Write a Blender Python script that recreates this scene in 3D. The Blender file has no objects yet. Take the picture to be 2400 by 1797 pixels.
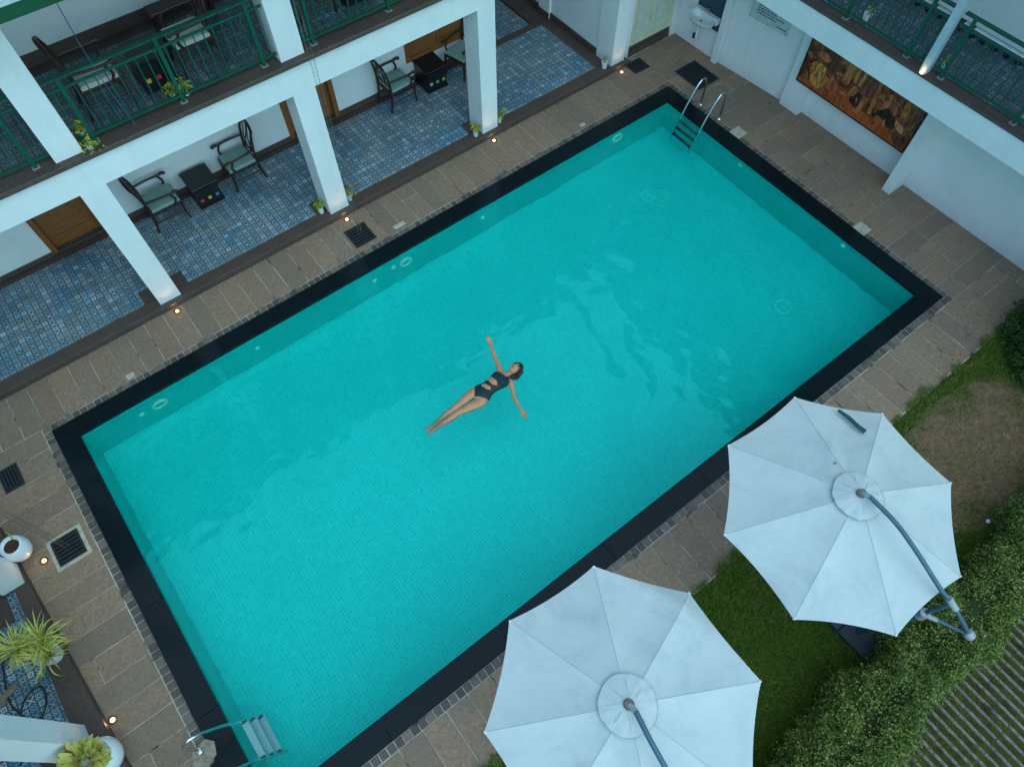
import bpy, math, random
import numpy as np
from mathutils import Vector, Matrix
random.seed(7); np.random.seed(7)
C = bpy.context.scene.collection
PI = math.pi

# ------------------------------------------------------------------ camera
cam = bpy.data.cameras.new('camera'); camo = bpy.data.objects.new('camera', cam); C.objects.link(camo)
cam.sensor_width = 36; cam.sensor_fit = 'HORIZONTAL'; cam.lens = 1663.55 / 2400 * 36
cam.clip_start = 0.1; cam.clip_end = 2000
camo.matrix_world = (Matrix.Translation((2.6808, -7.7037, 9.5068)) @ Matrix.Rotation(-0.6516223, 4, 'Z')
                     @ Matrix.Rotation(0.5083773, 4, 'X') @ Matrix.Rotation(-0.0016669, 4, 'Z'))
bpy.context.scene.camera = camo
# ------------------------------------------------------------------ sky, sun, exposure
SUN_EL, SUN_AZ = math.radians(60), math.radians(172)      # azimuth clockwise from +y
w = bpy.data.worlds.new('World'); bpy.context.scene.world = w; w.use_nodes = True
nt = w.node_tree; bg = nt.nodes['Background']
sky = nt.nodes.new('ShaderNodeTexSky'); sky.sky_type = 'NISHITA'; sky.sun_disc = False
sky.sun_elevation = SUN_EL; sky.sun_rotation = SUN_AZ; sky.air_density = 1.0; sky.dust_density = 1.0; sky.ozone_density = 1.0
tint = nt.nodes.new('ShaderNodeMix'); tint.data_type = 'RGBA'; tint.blend_type = 'MULTIPLY'; tint.inputs[0].default_value = 1.0
tint.inputs[7].default_value = (0.54, 0.98, 1.0, 1)      # the whole overcast evening sky is teal blue
nt.links.new(sky.outputs[0], tint.inputs[6]); nt.links.new(tint.outputs[2], bg.inputs[0]); bg.inputs[1].default_value = 0.15
sun = bpy.data.lights.new('sun', 'SUN'); sun.energy = 0.95; sun.angle = math.radians(124); sun.color = (0.90, 1.0, 0.93)
suno = bpy.data.objects.new('sun', sun); C.objects.link(suno)
sd = Vector((math.sin(SUN_AZ) * math.cos(SUN_EL), math.cos(SUN_AZ) * math.cos(SUN_EL), math.sin(SUN_EL)))
suno.rotation_euler = sd.to_track_quat('Z', 'Y').to_euler(); suno.location = (0, -5, 30)
sc = bpy.context.scene
sc.view_settings.view_transform = 'Standard'; sc.view_settings.look = 'None'
sc.view_settings.exposure = 0.75; sc.view_settings.gamma = 1.0
sc.render.engine = 'CYCLES'
sc.cycles.use_denoising = True
try: sc.cycles.denoiser = 'OPENIMAGEDENOISE'
except Exception: pass
sc.cycles.caustics_refractive = True; sc.cycles.caustics_reflective = False
sc.cycles.max_bounces = 10; sc.cycles.transmission_bounces = 8; sc.cycles.diffuse_bounces = 5
sc.cycles.sample_clamp_indirect = 4.0; sc.cycles.blur_glossy = 0.5

# ------------------------------------------------------------------ materials
class NT:
    def __init__(s, name, rough=0.6, spec=0.4, metal=0.0):
        s.m = bpy.data.materials.new(name); s.m.use_nodes = True; s.t = s.m.node_tree
        s.b = s.t.nodes['Principled BSDF']
        s.b.inputs['Roughness'].default_value = rough; s.b.inputs['Metallic'].default_value = metal
        s.b.inputs['Specular IOR Level'].default_value = spec
    def n(s, typ, **k):
        n = s.t.nodes.new(typ)
        for a, v in k.items(): setattr(n, a, v)
        return n
    def l(s, a, b): s.t.links.new(a, b)
    def pos(s): return s.n('ShaderNodeNewGeometry').outputs['Position']
    def math(s, op, a, b=None, c=None):
        n = s.n('ShaderNodeMath', operation=op)
        for i, v in enumerate((a, b, c)):
            if v is None: continue
            if isinstance(v, (int, float)): n.inputs[i].default_value = v
            else: s.l(v, n.inputs[i])
        return n.outputs[0]
    def noise(s, scale, detail=4, rough=0.6, vec=None, dist=0.0):
        n = s.n('ShaderNodeTexNoise'); n.inputs['Scale'].default_value = scale; n.inputs['Detail'].default_value = detail
        n.inputs['Roughness'].default_value = rough; n.inputs['Distortion'].default_value = dist
        s.l(vec if vec is not None else s.pos(), n.inputs['Vector']); return n.outputs['Fac']
    def ramp(s, fac, stops):
        n = s.n('ShaderNodeValToRGB'); e = n.color_ramp.elements
        while len(e) < len(stops): e.new(0.5)
        for i, (p, c) in enumerate(stops):
            e[i].position = p; e[i].color = (*c, 1) if len(c) == 3 else c
        s.l(fac, n.inputs[0]); return n.outputs[0]
    def mix(s, fac, a, b, mode='MIX'):
        n = s.n('ShaderNodeMix', data_type='RGBA', blend_type=mode)
        for i, v in ((0, fac), (6, a), (7, b)):
            if isinstance(v, (int, float)): n.inputs[i].default_value = v
            elif isinstance(v, tuple): n.inputs[i].default_value = (*v, 1)
            else: s.l(v, n.inputs[i])
        return n.outputs[2]
    def col(s, v):
        if isinstance(v, tuple): s.b.inputs['Base Color'].default_value = (*v, 1)
        else: s.l(v, s.b.inputs['Base Color'])
    def bump(s, h, strength=0.3, dist=0.01):
        n = s.n('ShaderNodeBump'); n.inputs['Strength'].default_value = strength; n.inputs['Distance'].default_value = dist
        s.l(h, n.inputs['Height']); s.l(n.outputs[0], s.b.inputs['Normal'])
    def rnd(s): return s.n('ShaderNodeObjectInfo').outputs['Random']
    def island(s): return s.n('ShaderNodeNewGeometry').outputs['Random Per Island']

def plain(name, c, rough=0.6, metal=0.0, spec=0.4, var=0.12, scale=9.0, bump=0.0):
    k = NT(name, rough, spec, metal)
    f = k.noise(scale, 5)
    k.col(k.ramp(f, [(0.3, tuple(x * (1 - var) for x in c)), (0.7, tuple(min(1, x * (1 + var)) for x in c))]))
    if bump: k.bump(k.noise(scale * 12, 3), bump, 0.004)
    return k.m

def m_wall():
    k = NT('white_wall_paint', 0.75, 0.25)
    f = k.noise(1.3, 6, 0.65); g = k.noise(14, 5, 0.7)
    c = k.ramp(f, [(0.3, (0.72, 0.735, 0.74)), (0.65, (0.80, 0.81, 0.815))])
    c = k.mix(k.ramp(g, [(0.45, (0, 0, 0)), (0.8, (0.25, 0.25, 0.25))]), c, (0.63, 0.64, 0.62))
    # faint vertical rain streaks, stretched along z
    mp = k.n('ShaderNodeMapping'); mp.inputs['Scale'].default_value = (6, 6, 0.35); k.l(k.pos(), mp.inputs[0])
    st = k.noise(1.0, 4, 0.6, mp.outputs[0])
    c = k.mix(k.ramp(st, [(0.55, (0, 0, 0)), (0.8, (0.35, 0.35, 0.35))]), c, (0.62, 0.63, 0.61))
    sp = k.n('ShaderNodeSeparateXYZ'); k.l(k.pos(), sp.inputs[0])
    lowz = k.math('SUBTRACT', 0.55, k.math('MULTIPLY', sp.outputs[2], 1.9)); gr = k.math('MULTIPLY', lowz, k.noise(5, 6, .7)); gr = k.math('MINIMUM', k.math('MAXIMUM', gr, 0.0), 0.5)
    c = k.mix(gr, c, (0.40, 0.38, 0.33))
    k.col(c); k.bump(k.noise(60, 3), 0.15, 0.003); return k.m
def m_slab():
    k = NT('brown_grey_paving_stone', 0.85, 0.25)
    r = k.rnd(); mp = k.n('ShaderNodeVectorMath', operation='ADD'); k.l(k.pos(), mp.inputs[0])
    cmb = k.n('ShaderNodeCombineXYZ'); k.l(k.math('MULTIPLY', r, 37.0), cmb.inputs[0]); k.l(cmb.outputs[0], mp.inputs[1])
    big = k.noise(2.2, 5, 0.65, mp.outputs[0]); fine = k.noise(17, 8, 0.82, mp.outputs[0], 0.8)
    base = k.ramp(r, [(0.0, (0.29, 0.165, 0.105)), (0.35, (0.37, 0.22, 0.13)), (0.6, (0.33, 0.205, 0.135)), (1.0, (0.43, 0.255, 0.15))])
    c = k.mix(k.ramp(big, [(0.35, (0, 0, 0)), (0.7, (0.6, 0.6, 0.6))]), base, (0.28, 0.20, 0.155))
    c = k.mix(k.ramp(fine, [(0.40, (0.85, 0.85, 0.85)), (0.60, (0, 0, 0))]), c, (0.21, 0.14, 0.105))
    spots = k.noise(5.5, 8, 0.8)
    c = k.mix(k.ramp(spots, [(0.63, (0, 0, 0)), (0.7, (0.5, 0.5, 0.5))]), c, (0.52, 0.40, 0.30))
    pale = k.noise(21, 7, 0.85, mp.outputs[0], 1.0)
    c = k.mix(k.ramp(pale, [(0.53, (0, 0, 0)), (0.68, (0.9, 0.9, 0.9))]), c, (0.50, 0.37, 0.27))
    dk_ = k.math('GREATER_THAN', k.math('FRACT', k.math('MULTIPLY', r, 13.7)), 0.72)
    c = k.mix(k.math('MULTIPLY', dk_, 0.35), c, (0.17, 0.14, 0.12))
    moss = k.noise(0.8, 6, 0.75)
    c = k.mix(k.ramp(moss, [(0.52, (0, 0, 0)), (0.68, (0.6, 0.6, 0.6))]), c, (0.17, 0.15, 0.11))
    k.col(c); k.bump(fine, 0.9, 0.010); return k.m
def m_mortar():
    k = NT('pale_mortar_joint', 0.9, 0.2)
    f = k.noise(2.6, 4, 0.7)
    k.col(k.ramp(f, [(0.36, (0.06, 0.05, 0.035)), (0.46, (0.42, 0.35, 0.27)), (0.75, (0.68, 0.58, 0.45))])); return k.m
def m_sett():
    k = NT('dark_granite_sett', 0.75, 0.35)
    r = k.rnd(); f = k.noise(60, 4, 0.7)
    c = k.ramp(r, [(0, (0.07, 0.055, 0.05)), (0.5, (0.11, 0.085, 0.075)), (1, (0.19, 0.14, 0.115))])
    c = k.mix(k.ramp(f, [(0.5, (0, 0, 0)), (0.75, (0.5, 0.5, 0.5))]), c, (0.24, 0.24, 0.25))
    k.col(c); k.bump(f, 0.6, 0.005); return k.m
def m_coping():
    k = NT('polished_black_granite', 0.22, 0.14)
    f = k.noise(90, 3, 0.7); k.col(k.ramp(f, [(0.4, (0.004, 0.009, 0.012)), (0.75, (0.012, 0.018, 0.022))]))
    sc_ = k.noise(7, 8, .85); cc_ = k.mix(k.ramp(sc_, [(.6, (0, 0, 0)), (.74, (.5, .5, .5))]), k.ramp(f, [(0.4, (0.004, 0.009, 0.012)), (0.75, (0.012, 0.018, 0.022))]), (.045, .052, .055)); k.col(cc_)
    g = k.noise(3, 4, 0.6); k.l(k.math('ADD', k.math('MULTIPLY', g, 0.16), 0.05), k.b.inputs['Roughness']); return k.m
def m_granite():
    k = NT('brown_grey_granite', 0.55, 0.35)
    f = k.noise(24, 7, 0.8, None, 0.4); g = k.noise(3, 4)
    c = k.ramp(f, [(0.35, (0.065, 0.042, 0.035)), (0.6, (0.115, 0.075, 0.062)), (0.75, (0.20, 0.13, 0.11))])
    c = k.mix(k.ramp(g, [(0.4, (0, 0, 0)), (0.7, (0.4, 0.4, 0.4))]), c, (0.055, 0.036, 0.032))
    k.col(c); return k.m
def m_tile(name, tint=1.0):
    """blue and white printed cement tile: 10 cm motifs of rings and flowers"""
    k = NT(name, 0.42, 0.4)
    P = 0.1
    sep = k.n('ShaderNodeSeparateXYZ'); k.l(k.pos(), sep.inputs[0])
    def cell(o):
        u = k.math('DIVIDE', o, P); fl = k.math('FLOOR', u); fr = k.math('SUBTRACT', k.math('SUBTRACT', u, fl), 0.5)
        return fl, k.math('ABSOLUTE', fr), fr
    fx, ax, sx = cell(k.math('ADD', sep.outputs[0], 50.03)); fy, ay, sy = cell(k.math('ADD', sep.outputs[1], 50.02))
    cmb = k.n('ShaderNodeCombineXYZ'); k.l(fx, cmb.inputs[0]); k.l(fy, cmb.inputs[1])
    wn = k.n('ShaderNodeTexWhiteNoise', noise_dimensions='3D'); k.l(cmb.outputs[0], wn.inputs[0]); r = wn.outputs['Value']
    wn2 = k.n('ShaderNodeTexWhiteNoise', noise_dimensions='3D')
    a2 = k.n('ShaderNodeVectorMath', operation='ADD'); a2.inputs[1].default_value = (3.7, 9.1, 5.5); k.l(cmb.outputs[0], a2.inputs[0]); k.l(a2.outputs[0], wn2.inputs[0]); r2 = wn2.outputs['Value']
    d = k.math('MAXIMUM', ax, ay); dm = k.math('ADD', ax, ay)
    band = lambda v, lo, hi: k.math('MULTIPLY', k.math('GREATER_THAN', v, lo), k.math('LESS_THAN', v, hi))
    ring = k.math('MAXIMUM', band(d, 0.18, 0.34), k.math('LESS_THAN', d, 0.07))
    flower = k.math('MAXIMUM', band(dm, 0.22, 0.36), band(dm, 0.55, 0.7))
    cross = k.math('MAXIMUM', k.math('MULTIPLY', k.math('LESS_THAN', k.math('ABSOLUTE', k.math('SUBTRACT', ax, ay)), 0.07), k.math('GREATER_THAN', d, 0.1)), k.math('LESS_THAN', dm, 0.15))
    par = lambda f_: k.math('LESS_THAN', k.math('FRACT', k.math('MULTIPLY', f_, 0.5)), 0.25)
    pa, pb = par(fx), par(fy)
    selA = k.math('MULTIPLY', k.math('MULTIPLY', pa, pb), k.math('GREATER_THAN', r, 0.18)); selB = k.math('MULTIPLY', k.math('SUBTRACT', 1.0, pa), k.math('SUBTRACT', 1.0, pb))
    motif = k.math('MAXIMUM', k.math('MAXIMUM', k.math('MULTIPLY', ring, selA), k.math('MULTIPLY', cross, selB)),
                   k.math('MULTIPLY', flower, k.math('SUBTRACT', 1.0, k.math('MAXIMUM', selA, selB))))
    dark = k.ramp(r2, [(0, (0.035, 0.10, 0.17)), (0.35, (0.04, 0.14, 0.23)), (0.6, (0.085, 0.14, 0.18)), (0.87, (0.045, 0.16, 0.26)), (0.9, (0.02, 0.32, 0.54)), (1.0, (0.04, 0.12, 0.19))])
    light = k.ramp(k.math('FRACT', k.math('MULTIPLY', r2, 7.3)), [(0, (0.36, 0.42, 0.42)), (0.5, (0.54, 0.54, 0.50)), (0.8, (0.80, 0.77, 0.72)), (1, (0.34, 0.48, 0.56))])
    c = k.mix(motif, dark, light)
    edge = k.math('GREATER_THAN', d, 0.455)
    c = k.mix(edge, c, (0.035, 0.10, 0.15))
    patch = k.noise(1.1, 2, 0.5)
    c = k.mix(k.ramp(patch, [(0.42, (0, 0, 0)), (0.62, (0.45, 0.45, 0.45))]), c, (0.05, 0.28, 0.45), 'OVERLAY')
    c = k.mix(k.ramp(k.noise(3.1, 5, 0.7), [(0.4, (0.35, 0.35, 0.35)), (0.6, (0, 0, 0))]), c, (0.10, 0.11, 0.105))
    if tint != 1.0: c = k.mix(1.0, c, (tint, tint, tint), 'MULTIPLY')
    k.col(c); return k.m
def m_mosaic(vert):
    k = NT('turquoise_pool_mosaic_' + ('wall' if vert else 'floor'), 0.6, 0.04)
    sn = k.n('ShaderNodeVectorMath', operation='SNAP'); sn.inputs[1].default_value = (0.05, 0.05, 0.05)
    off = k.n('ShaderNodeVectorMath', operation='ADD'); off.inputs[1].default_value = (0.013, 0.017, 0.011); k.l(k.pos(), off.inputs[0]); k.l(off.outputs[0], sn.inputs[0])
    wn = k.n('ShaderNodeTexWhiteNoise', noise_dimensions='3D'); k.l(sn.outputs[0], wn.inputs[0])
    c = k.ramp(wn.outputs['Value'], [(0, (0.003, 0.66, 0.59)), (0.5, (0.004, 0.71, 0.635)), (1, (0.005, 0.76, 0.68))] if not vert else [(0, (0.004, 0.56, 0.50)), (0.5, (0.005, 0.61, 0.55)), (1, (0.006, 0.66, 0.59))])  # walls darker than the floor: their shade is put into the colour
    fr = k.n('ShaderNodeVectorMath', operation='SUBTRACT'); k.l(off.outputs[0], fr.inputs[0]); k.l(sn.outputs[0], fr.inputs[1])
    sp = k.n('ShaderNodeSeparateXYZ'); k.l(fr.outputs[0], sp.inputs[0])
    a, b = (sp.outputs[0], sp.outputs[1])
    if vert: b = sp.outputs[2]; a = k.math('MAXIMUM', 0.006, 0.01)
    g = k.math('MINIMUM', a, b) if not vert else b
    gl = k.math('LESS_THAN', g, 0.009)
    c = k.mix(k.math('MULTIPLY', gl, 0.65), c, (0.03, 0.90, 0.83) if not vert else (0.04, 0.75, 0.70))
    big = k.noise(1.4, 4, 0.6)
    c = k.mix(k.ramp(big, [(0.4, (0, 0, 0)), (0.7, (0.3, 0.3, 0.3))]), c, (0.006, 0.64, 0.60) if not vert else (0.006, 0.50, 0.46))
    k.col(c); return k.m
def m_water():
    m = bpy.data.materials.new('pool_water'); m.use_nodes = True; t = m.node_tree; t.nodes.clear(); N = t.nodes.new; Lk = t.links.new
    o = N('ShaderNodeOutputMaterial'); ge = N('ShaderNodeNewGeometry')
    n = N('ShaderNodeTexNoise'); n.inputs['Scale'].default_value = 3.2; n.inputs['Detail'].default_value = 3; Lk(ge.outputs['Position'], n.inputs['Vector'])
    b = N('ShaderNodeBump'); b.inputs['Strength'].default_value = 0.35; b.inputs['Distance'].default_value = 0.012; Lk(n.outputs['Fac'], b.inputs['Height'])
    rf = N('ShaderNodeBsdfRefraction'); rf.inputs['IOR'].default_value = 1.33; rf.inputs['Roughness'].default_value = 0; rf.inputs['Color'].default_value = (0.9, 1.0, 1.0, 1); Lk(b.outputs[0], rf.inputs['Normal'])
    gl = N('ShaderNodeBsdfGlossy'); gl.inputs['Roughness'].default_value = 0.02; gl.inputs['Color'].default_value = (0.12, 1.0, 1.0, 1); Lk(b.outputs[0], gl.inputs['Normal'])
    fr = N('ShaderNodeFresnel'); fr.inputs['IOR'].default_value = 1.54
    mx = N('ShaderNodeMixShader'); Lk(fr.outputs[0], mx.inputs[0]); Lk(rf.outputs[0], mx.inputs[1]); Lk(gl.outputs[0], mx.inputs[2])
    ga = N('ShaderNodeBsdfGlass'); ga.inputs['IOR'].default_value = 1.33; ga.inputs['Roughness'].default_value = 0; ga.inputs['Color'].default_value = (0.9, 1.0, 1.0, 1)
    m2 = N('ShaderNodeMixShader'); Lk(ge.outputs['Backfacing'], m2.inputs[0]); Lk(mx.outputs[0], m2.inputs[1]); Lk(ga.outputs[0], m2.inputs[2]); Lk(m2.outputs[0], o.inputs[0])
    return m
def m_leaf(name, stops, rough=0.55, trans=0.0):
    k = NT(name, rough, 0.3)
    c = k.ramp(k.island(), stops)
    c = k.mix(k.ramp(k.noise(2.3, 3), [(0.35, (0, 0, 0)), (0.65, (0.5, 0.5, 0.5))]), c, stops[0][1])
    k.col(c)
    return k.m
def m_wood(name, a, b, scale=(3, 3, 22)):
    k = NT(name, 0.42, 0.4)
    mp = k.n('ShaderNodeMapping'); mp.inputs['Scale'].default_value = scale; k.l(k.pos(), mp.inputs[0])
    f = k.noise(2.0, 6, 0.65, mp.outputs[0], 1.2); k.col(k.ramp(f, [(0.3, a), (0.7, b)])); k.bump(f, 0.15, 0.002); return k.m
def m_emit(name, c, s):
    m = bpy.data.materials.new(name); m.use_nodes = True; b = m.node_tree.nodes['Principled BSDF']
    b.inputs['Base Color'].default_value = (*c, 1); b.inputs['Emission Color'].default_value = (*c, 1); b.inputs['Emission Strength'].default_value = s; return m
def m_grass():
    k = NT('lawn_grass_blades', 0.6, 0.2)
    c = k.ramp(k.island(), [(0, (0.035, 0.075, 0.010)), (0.4, (0.075, 0.145, 0.012)), (0.75, (0.13, 0.20, 0.018)), (0.93, (0.22, 0.22, 0.03)), (1.0, (0.42, 0.32, 0.10))])
    c = k.mix(k.ramp(k.noise(0.9, 4), [(0.4, (0, 0, 0)), (0.65, (0.6, 0.6, 0.6))]), c, (0.07, 0.14, 0.006), 'MIX')
    k.col(c); return k.m
def m_canvas():
    k = NT('white_parasol_canvas', 0.85, 0.2)
    f = k.noise(1.7, 7, 0.7, None, 0.8); g = k.noise(9, 6, 0.8)
    c = k.ramp(f, [(0.3, (0.43, 0.465, 0.47)), (0.5, (0.525, 0.55, 0.545)), (0.7, (0.56, 0.58, 0.575))])
    c = k.mix(k.ramp(g, [(0.56, (0, 0, 0)), (0.78, (0.5, 0.5, 0.5))]), c, (0.42, 0.49, 0.49))
    k.col(c); k.bump(k.noise(2.0, 5, 0.65, None, 1.5), 0.2, 0.05); return k.m
def m_paint():
    """abstract brown and ochre oil painting"""
    k = NT('oil_painting_canvas', 0.4, 0.4)
    n = k.noise(1.6, 5, 0.6, None, 1.8); n2 = k.noise(4.2, 6, 0.65, None, 2.5); n3 = k.noise(2.8, 2, 0.5, None, 3.0)
    c = k.ramp(n, [(0.33, (0.05, 0.010, 0.008)), (0.45, (0.20, 0.03, 0.012)), (0.56, (0.36, 0.055, 0.018)), (0.7, (0.45, 0.10, 0.03))])
    c = k.mix(k.ramp(n2, [(0.42, (0.8, 0.8, 0.8)), (0.52, (0, 0, 0))]), c, (0.03, 0.012, 0.01))
    c = k.mix(k.ramp(n3, [(0.60, (0, 0, 0)), (0.66, (0.75, 0.75, 0.75))]), c, (0.34, 0.20, 0.07))
    k.col(c); return k.m

M = dict(
    wall=m_wall(), slab=m_slab(), mortar=m_mortar(), sett=m_sett(), coping=m_coping(), granite=m_granite(),
    tile=m_tile('blue_patterned_floor_tile'), mos_f=m_mosaic(False), mos_w=m_mosaic(True), water=m_water(),
    splash=m_tile('patterned_wall_tile', 0.6), tile_shade=m_tile('shaded_blue_patterned_floor_tile', 0.5),  # balcony tiles: roof shade multiplied into the floor tile's colour
    dwood=m_wood('dark_stained_wood', (0.022, 0.010, 0.008), (0.055, 0.022, 0.016)),
    door=m_wood('brown_teak_wood', (0.16, 0.055, 0.016), (0.36, 0.135, 0.038)),
    tablebl=plain('black_lacquered_wood', (0.012, 0.012, 0.014), 0.3),
    cushion=plain('pale_teal_cushion_fabric', (0.24, 0.36, 0.33), 0.9, var=0.08, bump=0.2),
    cushion2=plain('pale_grey_cushion_fabric', (0.50, 0.50, 0.46), 0.9, var=0.08, bump=0.2),
    green=plain('dark_green_railing_paint', (0.003, 0.078, 0.046), 0.4, spec=0.5, var=0.15),
    steel=plain('polished_stainless_steel', (0.62, 0.64, 0.64), 0.18, 1.0), steel2=plain('perforated_steel_tread', (0.40, 0.50, 0.54), 0.5, 0.4, var=0.2, scale=60),
    shade_steel=plain('shaded_steel_tread', (0.03, 0.12, 0.12), 0.5, 0.3),  # far ladder steps: shading of the treads put into the colour
    iron=plain('dark_cast_iron', (0.035, 0.04, 0.045), 0.6, 0.3), black=plain('black_void', (0.004, 0.004, 0.005), 0.9),
    potw=plain('white_glazed_pot', (0.75, 0.77, 0.78), 0.3, spec=0.5, var=0.04), soil=plain('brown_potting_soil', (0.075, 0.03, 0.02), 0.95, var=0.5, scale=50, bump=0.8),
    earth=plain('dry_brown_earth', (0.20, 0.115, 0.07), 0.95, var=0.35, scale=12, bump=0.8),
    lawnsoil=plain('mossy_lawn_soil', (0.045, 0.06, 0.012), 0.95, var=0.4, scale=7, bump=0.6),
    grass=m_grass(), straw=plain('dry_straw_blades', (0.34, 0.21, 0.11), 0.8, var=0.4),
    yleaf=m_leaf('yellow_green_leaves', [(0, (0.22, 0.28, 0.02)), (0.6, (0.42, 0.42, 0.03)), (1, (0.55, 0.50, 0.06))]),
    hedge=m_leaf('hedge_leaves', [(0, (0.05, 0.10, 0.022)), (0.45, (0.14, 0.20, 0.04)), (0.8, (0.28, 0.32, 0.055)), (0.97, (0.42, 0.40, 0.12)), (1.0, (0.42, 0.18, 0.09))]),
    bush=m_leaf('dark_bush_leaves', [(0, (0.02, 0.055, 0.014)), (0.6, (0.05, 0.11, 0.02)), (1.0, (0.12, 0.19, 0.03))]),
    bark=plain('brown_twig_bark', (0.06, 0.04, 0.025), 0.9), canvas=m_canvas(),
    seam=plain('grey_canvas_seam', (0.34, 0.44, 0.47), 0.9), dark_strip=plain('dark_teal_slit', (0.02, 0.07, 0.08), 0.8),
    arm=plain('blue_grey_steel_tube', (0.065, 0.13, 0.18), 0.4, 0.3), cast=plain('worn_grey_casting', (0.36, 0.36, 0.38), 0.6, 0.2, var=0.25, scale=25),
    rust=plain('worn_brown_hub_cap', (0.17, 0.13, 0.12), 0.7, var=0.4, scale=25),
    base=plain('dark_granite_base_plate', (0.035, 0.045, 0.06), 0.6),
    paver=plain('grey_concrete_paver_bar', (0.19, 0.15, 0.135), 0.9, var=0.6, scale=16, bump=0.5),
    paint=m_paint(), cream=plain('cream_door_paint', (0.55, 0.58, 0.50), 0.5), creamtrim=plain('pale_yellow_trim', (0.62, 0.60, 0.42), 0.5),
    sign=plain('pale_grey_sign_board', (0.55, 0.62, 0.62), 0.3), ink=plain('dark_green_lettering', (0.02, 0.05, 0.05), 0.6),
    ceramic=plain('white_ceramic', (0.72, 0.75, 0.76), 0.12, spec=0.6, var=0.03), fitting=plain('pale_green_pool_fitting', (0.22, 0.90, 0.72), 0.5), fitting2=plain('pale_drain_ring', (0.03, 0.96, 0.80), 0.5, var=.03),
    red=plain('glazed_red_tile', (0.55, 0.05, 0.045), 0.3), yellow=plain('glazed_yellow_tile', (0.55, 0.42, 0.05), 0.3), blue=plain('glazed_blue_tile', (0.06, 0.22, 0.36), 0.3),
    roof=plain('red_clay_roof_tile', (0.26, 0.10, 0.08), 0.8, var=0.3), plate=plain('beige_deck_plate', (0.50, 0.44, 0.33), 0.7, var=0.25, scale=14),
    skin=None, hair=plain('wet_dark_hair', (0.022, 0.012, 0.008), 0.35, spec=0.5, var=0.3, scale=60),
    suit=plain('dark_teal_swimsuit', (0.004, 0.022, 0.032), 0.6, var=0.35, scale=22), lip=plain('pink_lips', (0.45, 0.10, 0.09), 0.4),
    brow=plain('dark_eyebrow', (0.05, 0.02, 0.015), 0.7), chain=plain('grey_metal_chain', (0.20, 0.19, 0.18), 0.45, 0.7),
    cable=plain('dark_blue_cable', (0.02, 0.10, 0.17), 0.5), hose=plain('black_rubber_hose', (0.012, 0.02, 0.025), 0.5),
    woodpale=m_wood('pale_wood_block', (0.22, 0.15, 0.09), (0.34, 0.25, 0.16)), white=plain('white_plastic', (0.7, 0.72, 0.72), 0.4),
    glow=m_emit('warm_lamp_lens', (1.0, 0.70, 0.38), 4.5), brass=plain('dull_brass_rim', (0.20, 0.14, 0.07), 0.4, 0.8),
    redleaf=plain('fallen_red_petal', (0.25, 0.03, 0.03), 0.7), dleaf=plain('dry_brown_leaf', (0.045, 0.02, 0.018), 0.8),
    border=plain('black_border_tile', (0.012, 0.012, 0.014), 0.4), grn2=plain('green_fascia_paint', (0.004, 0.07, 0.03), 0.5),
)
def m_skin():
    k = NT('tanned_skin', 0.42, 0.4); f = k.noise(11, 4)
    k.col(k.ramp(f, [(0.35, (0.48, 0.225, 0.115)), (0.7, (0.60, 0.30, 0.165))])); k.b.inputs['Subsurface Weight'].default_value = 0.08
    k.b.inputs['Subsurface Radius'].default_value = (0.02, 0.01, 0.005); return k.m
M['skin'] = m_skin()

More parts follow.
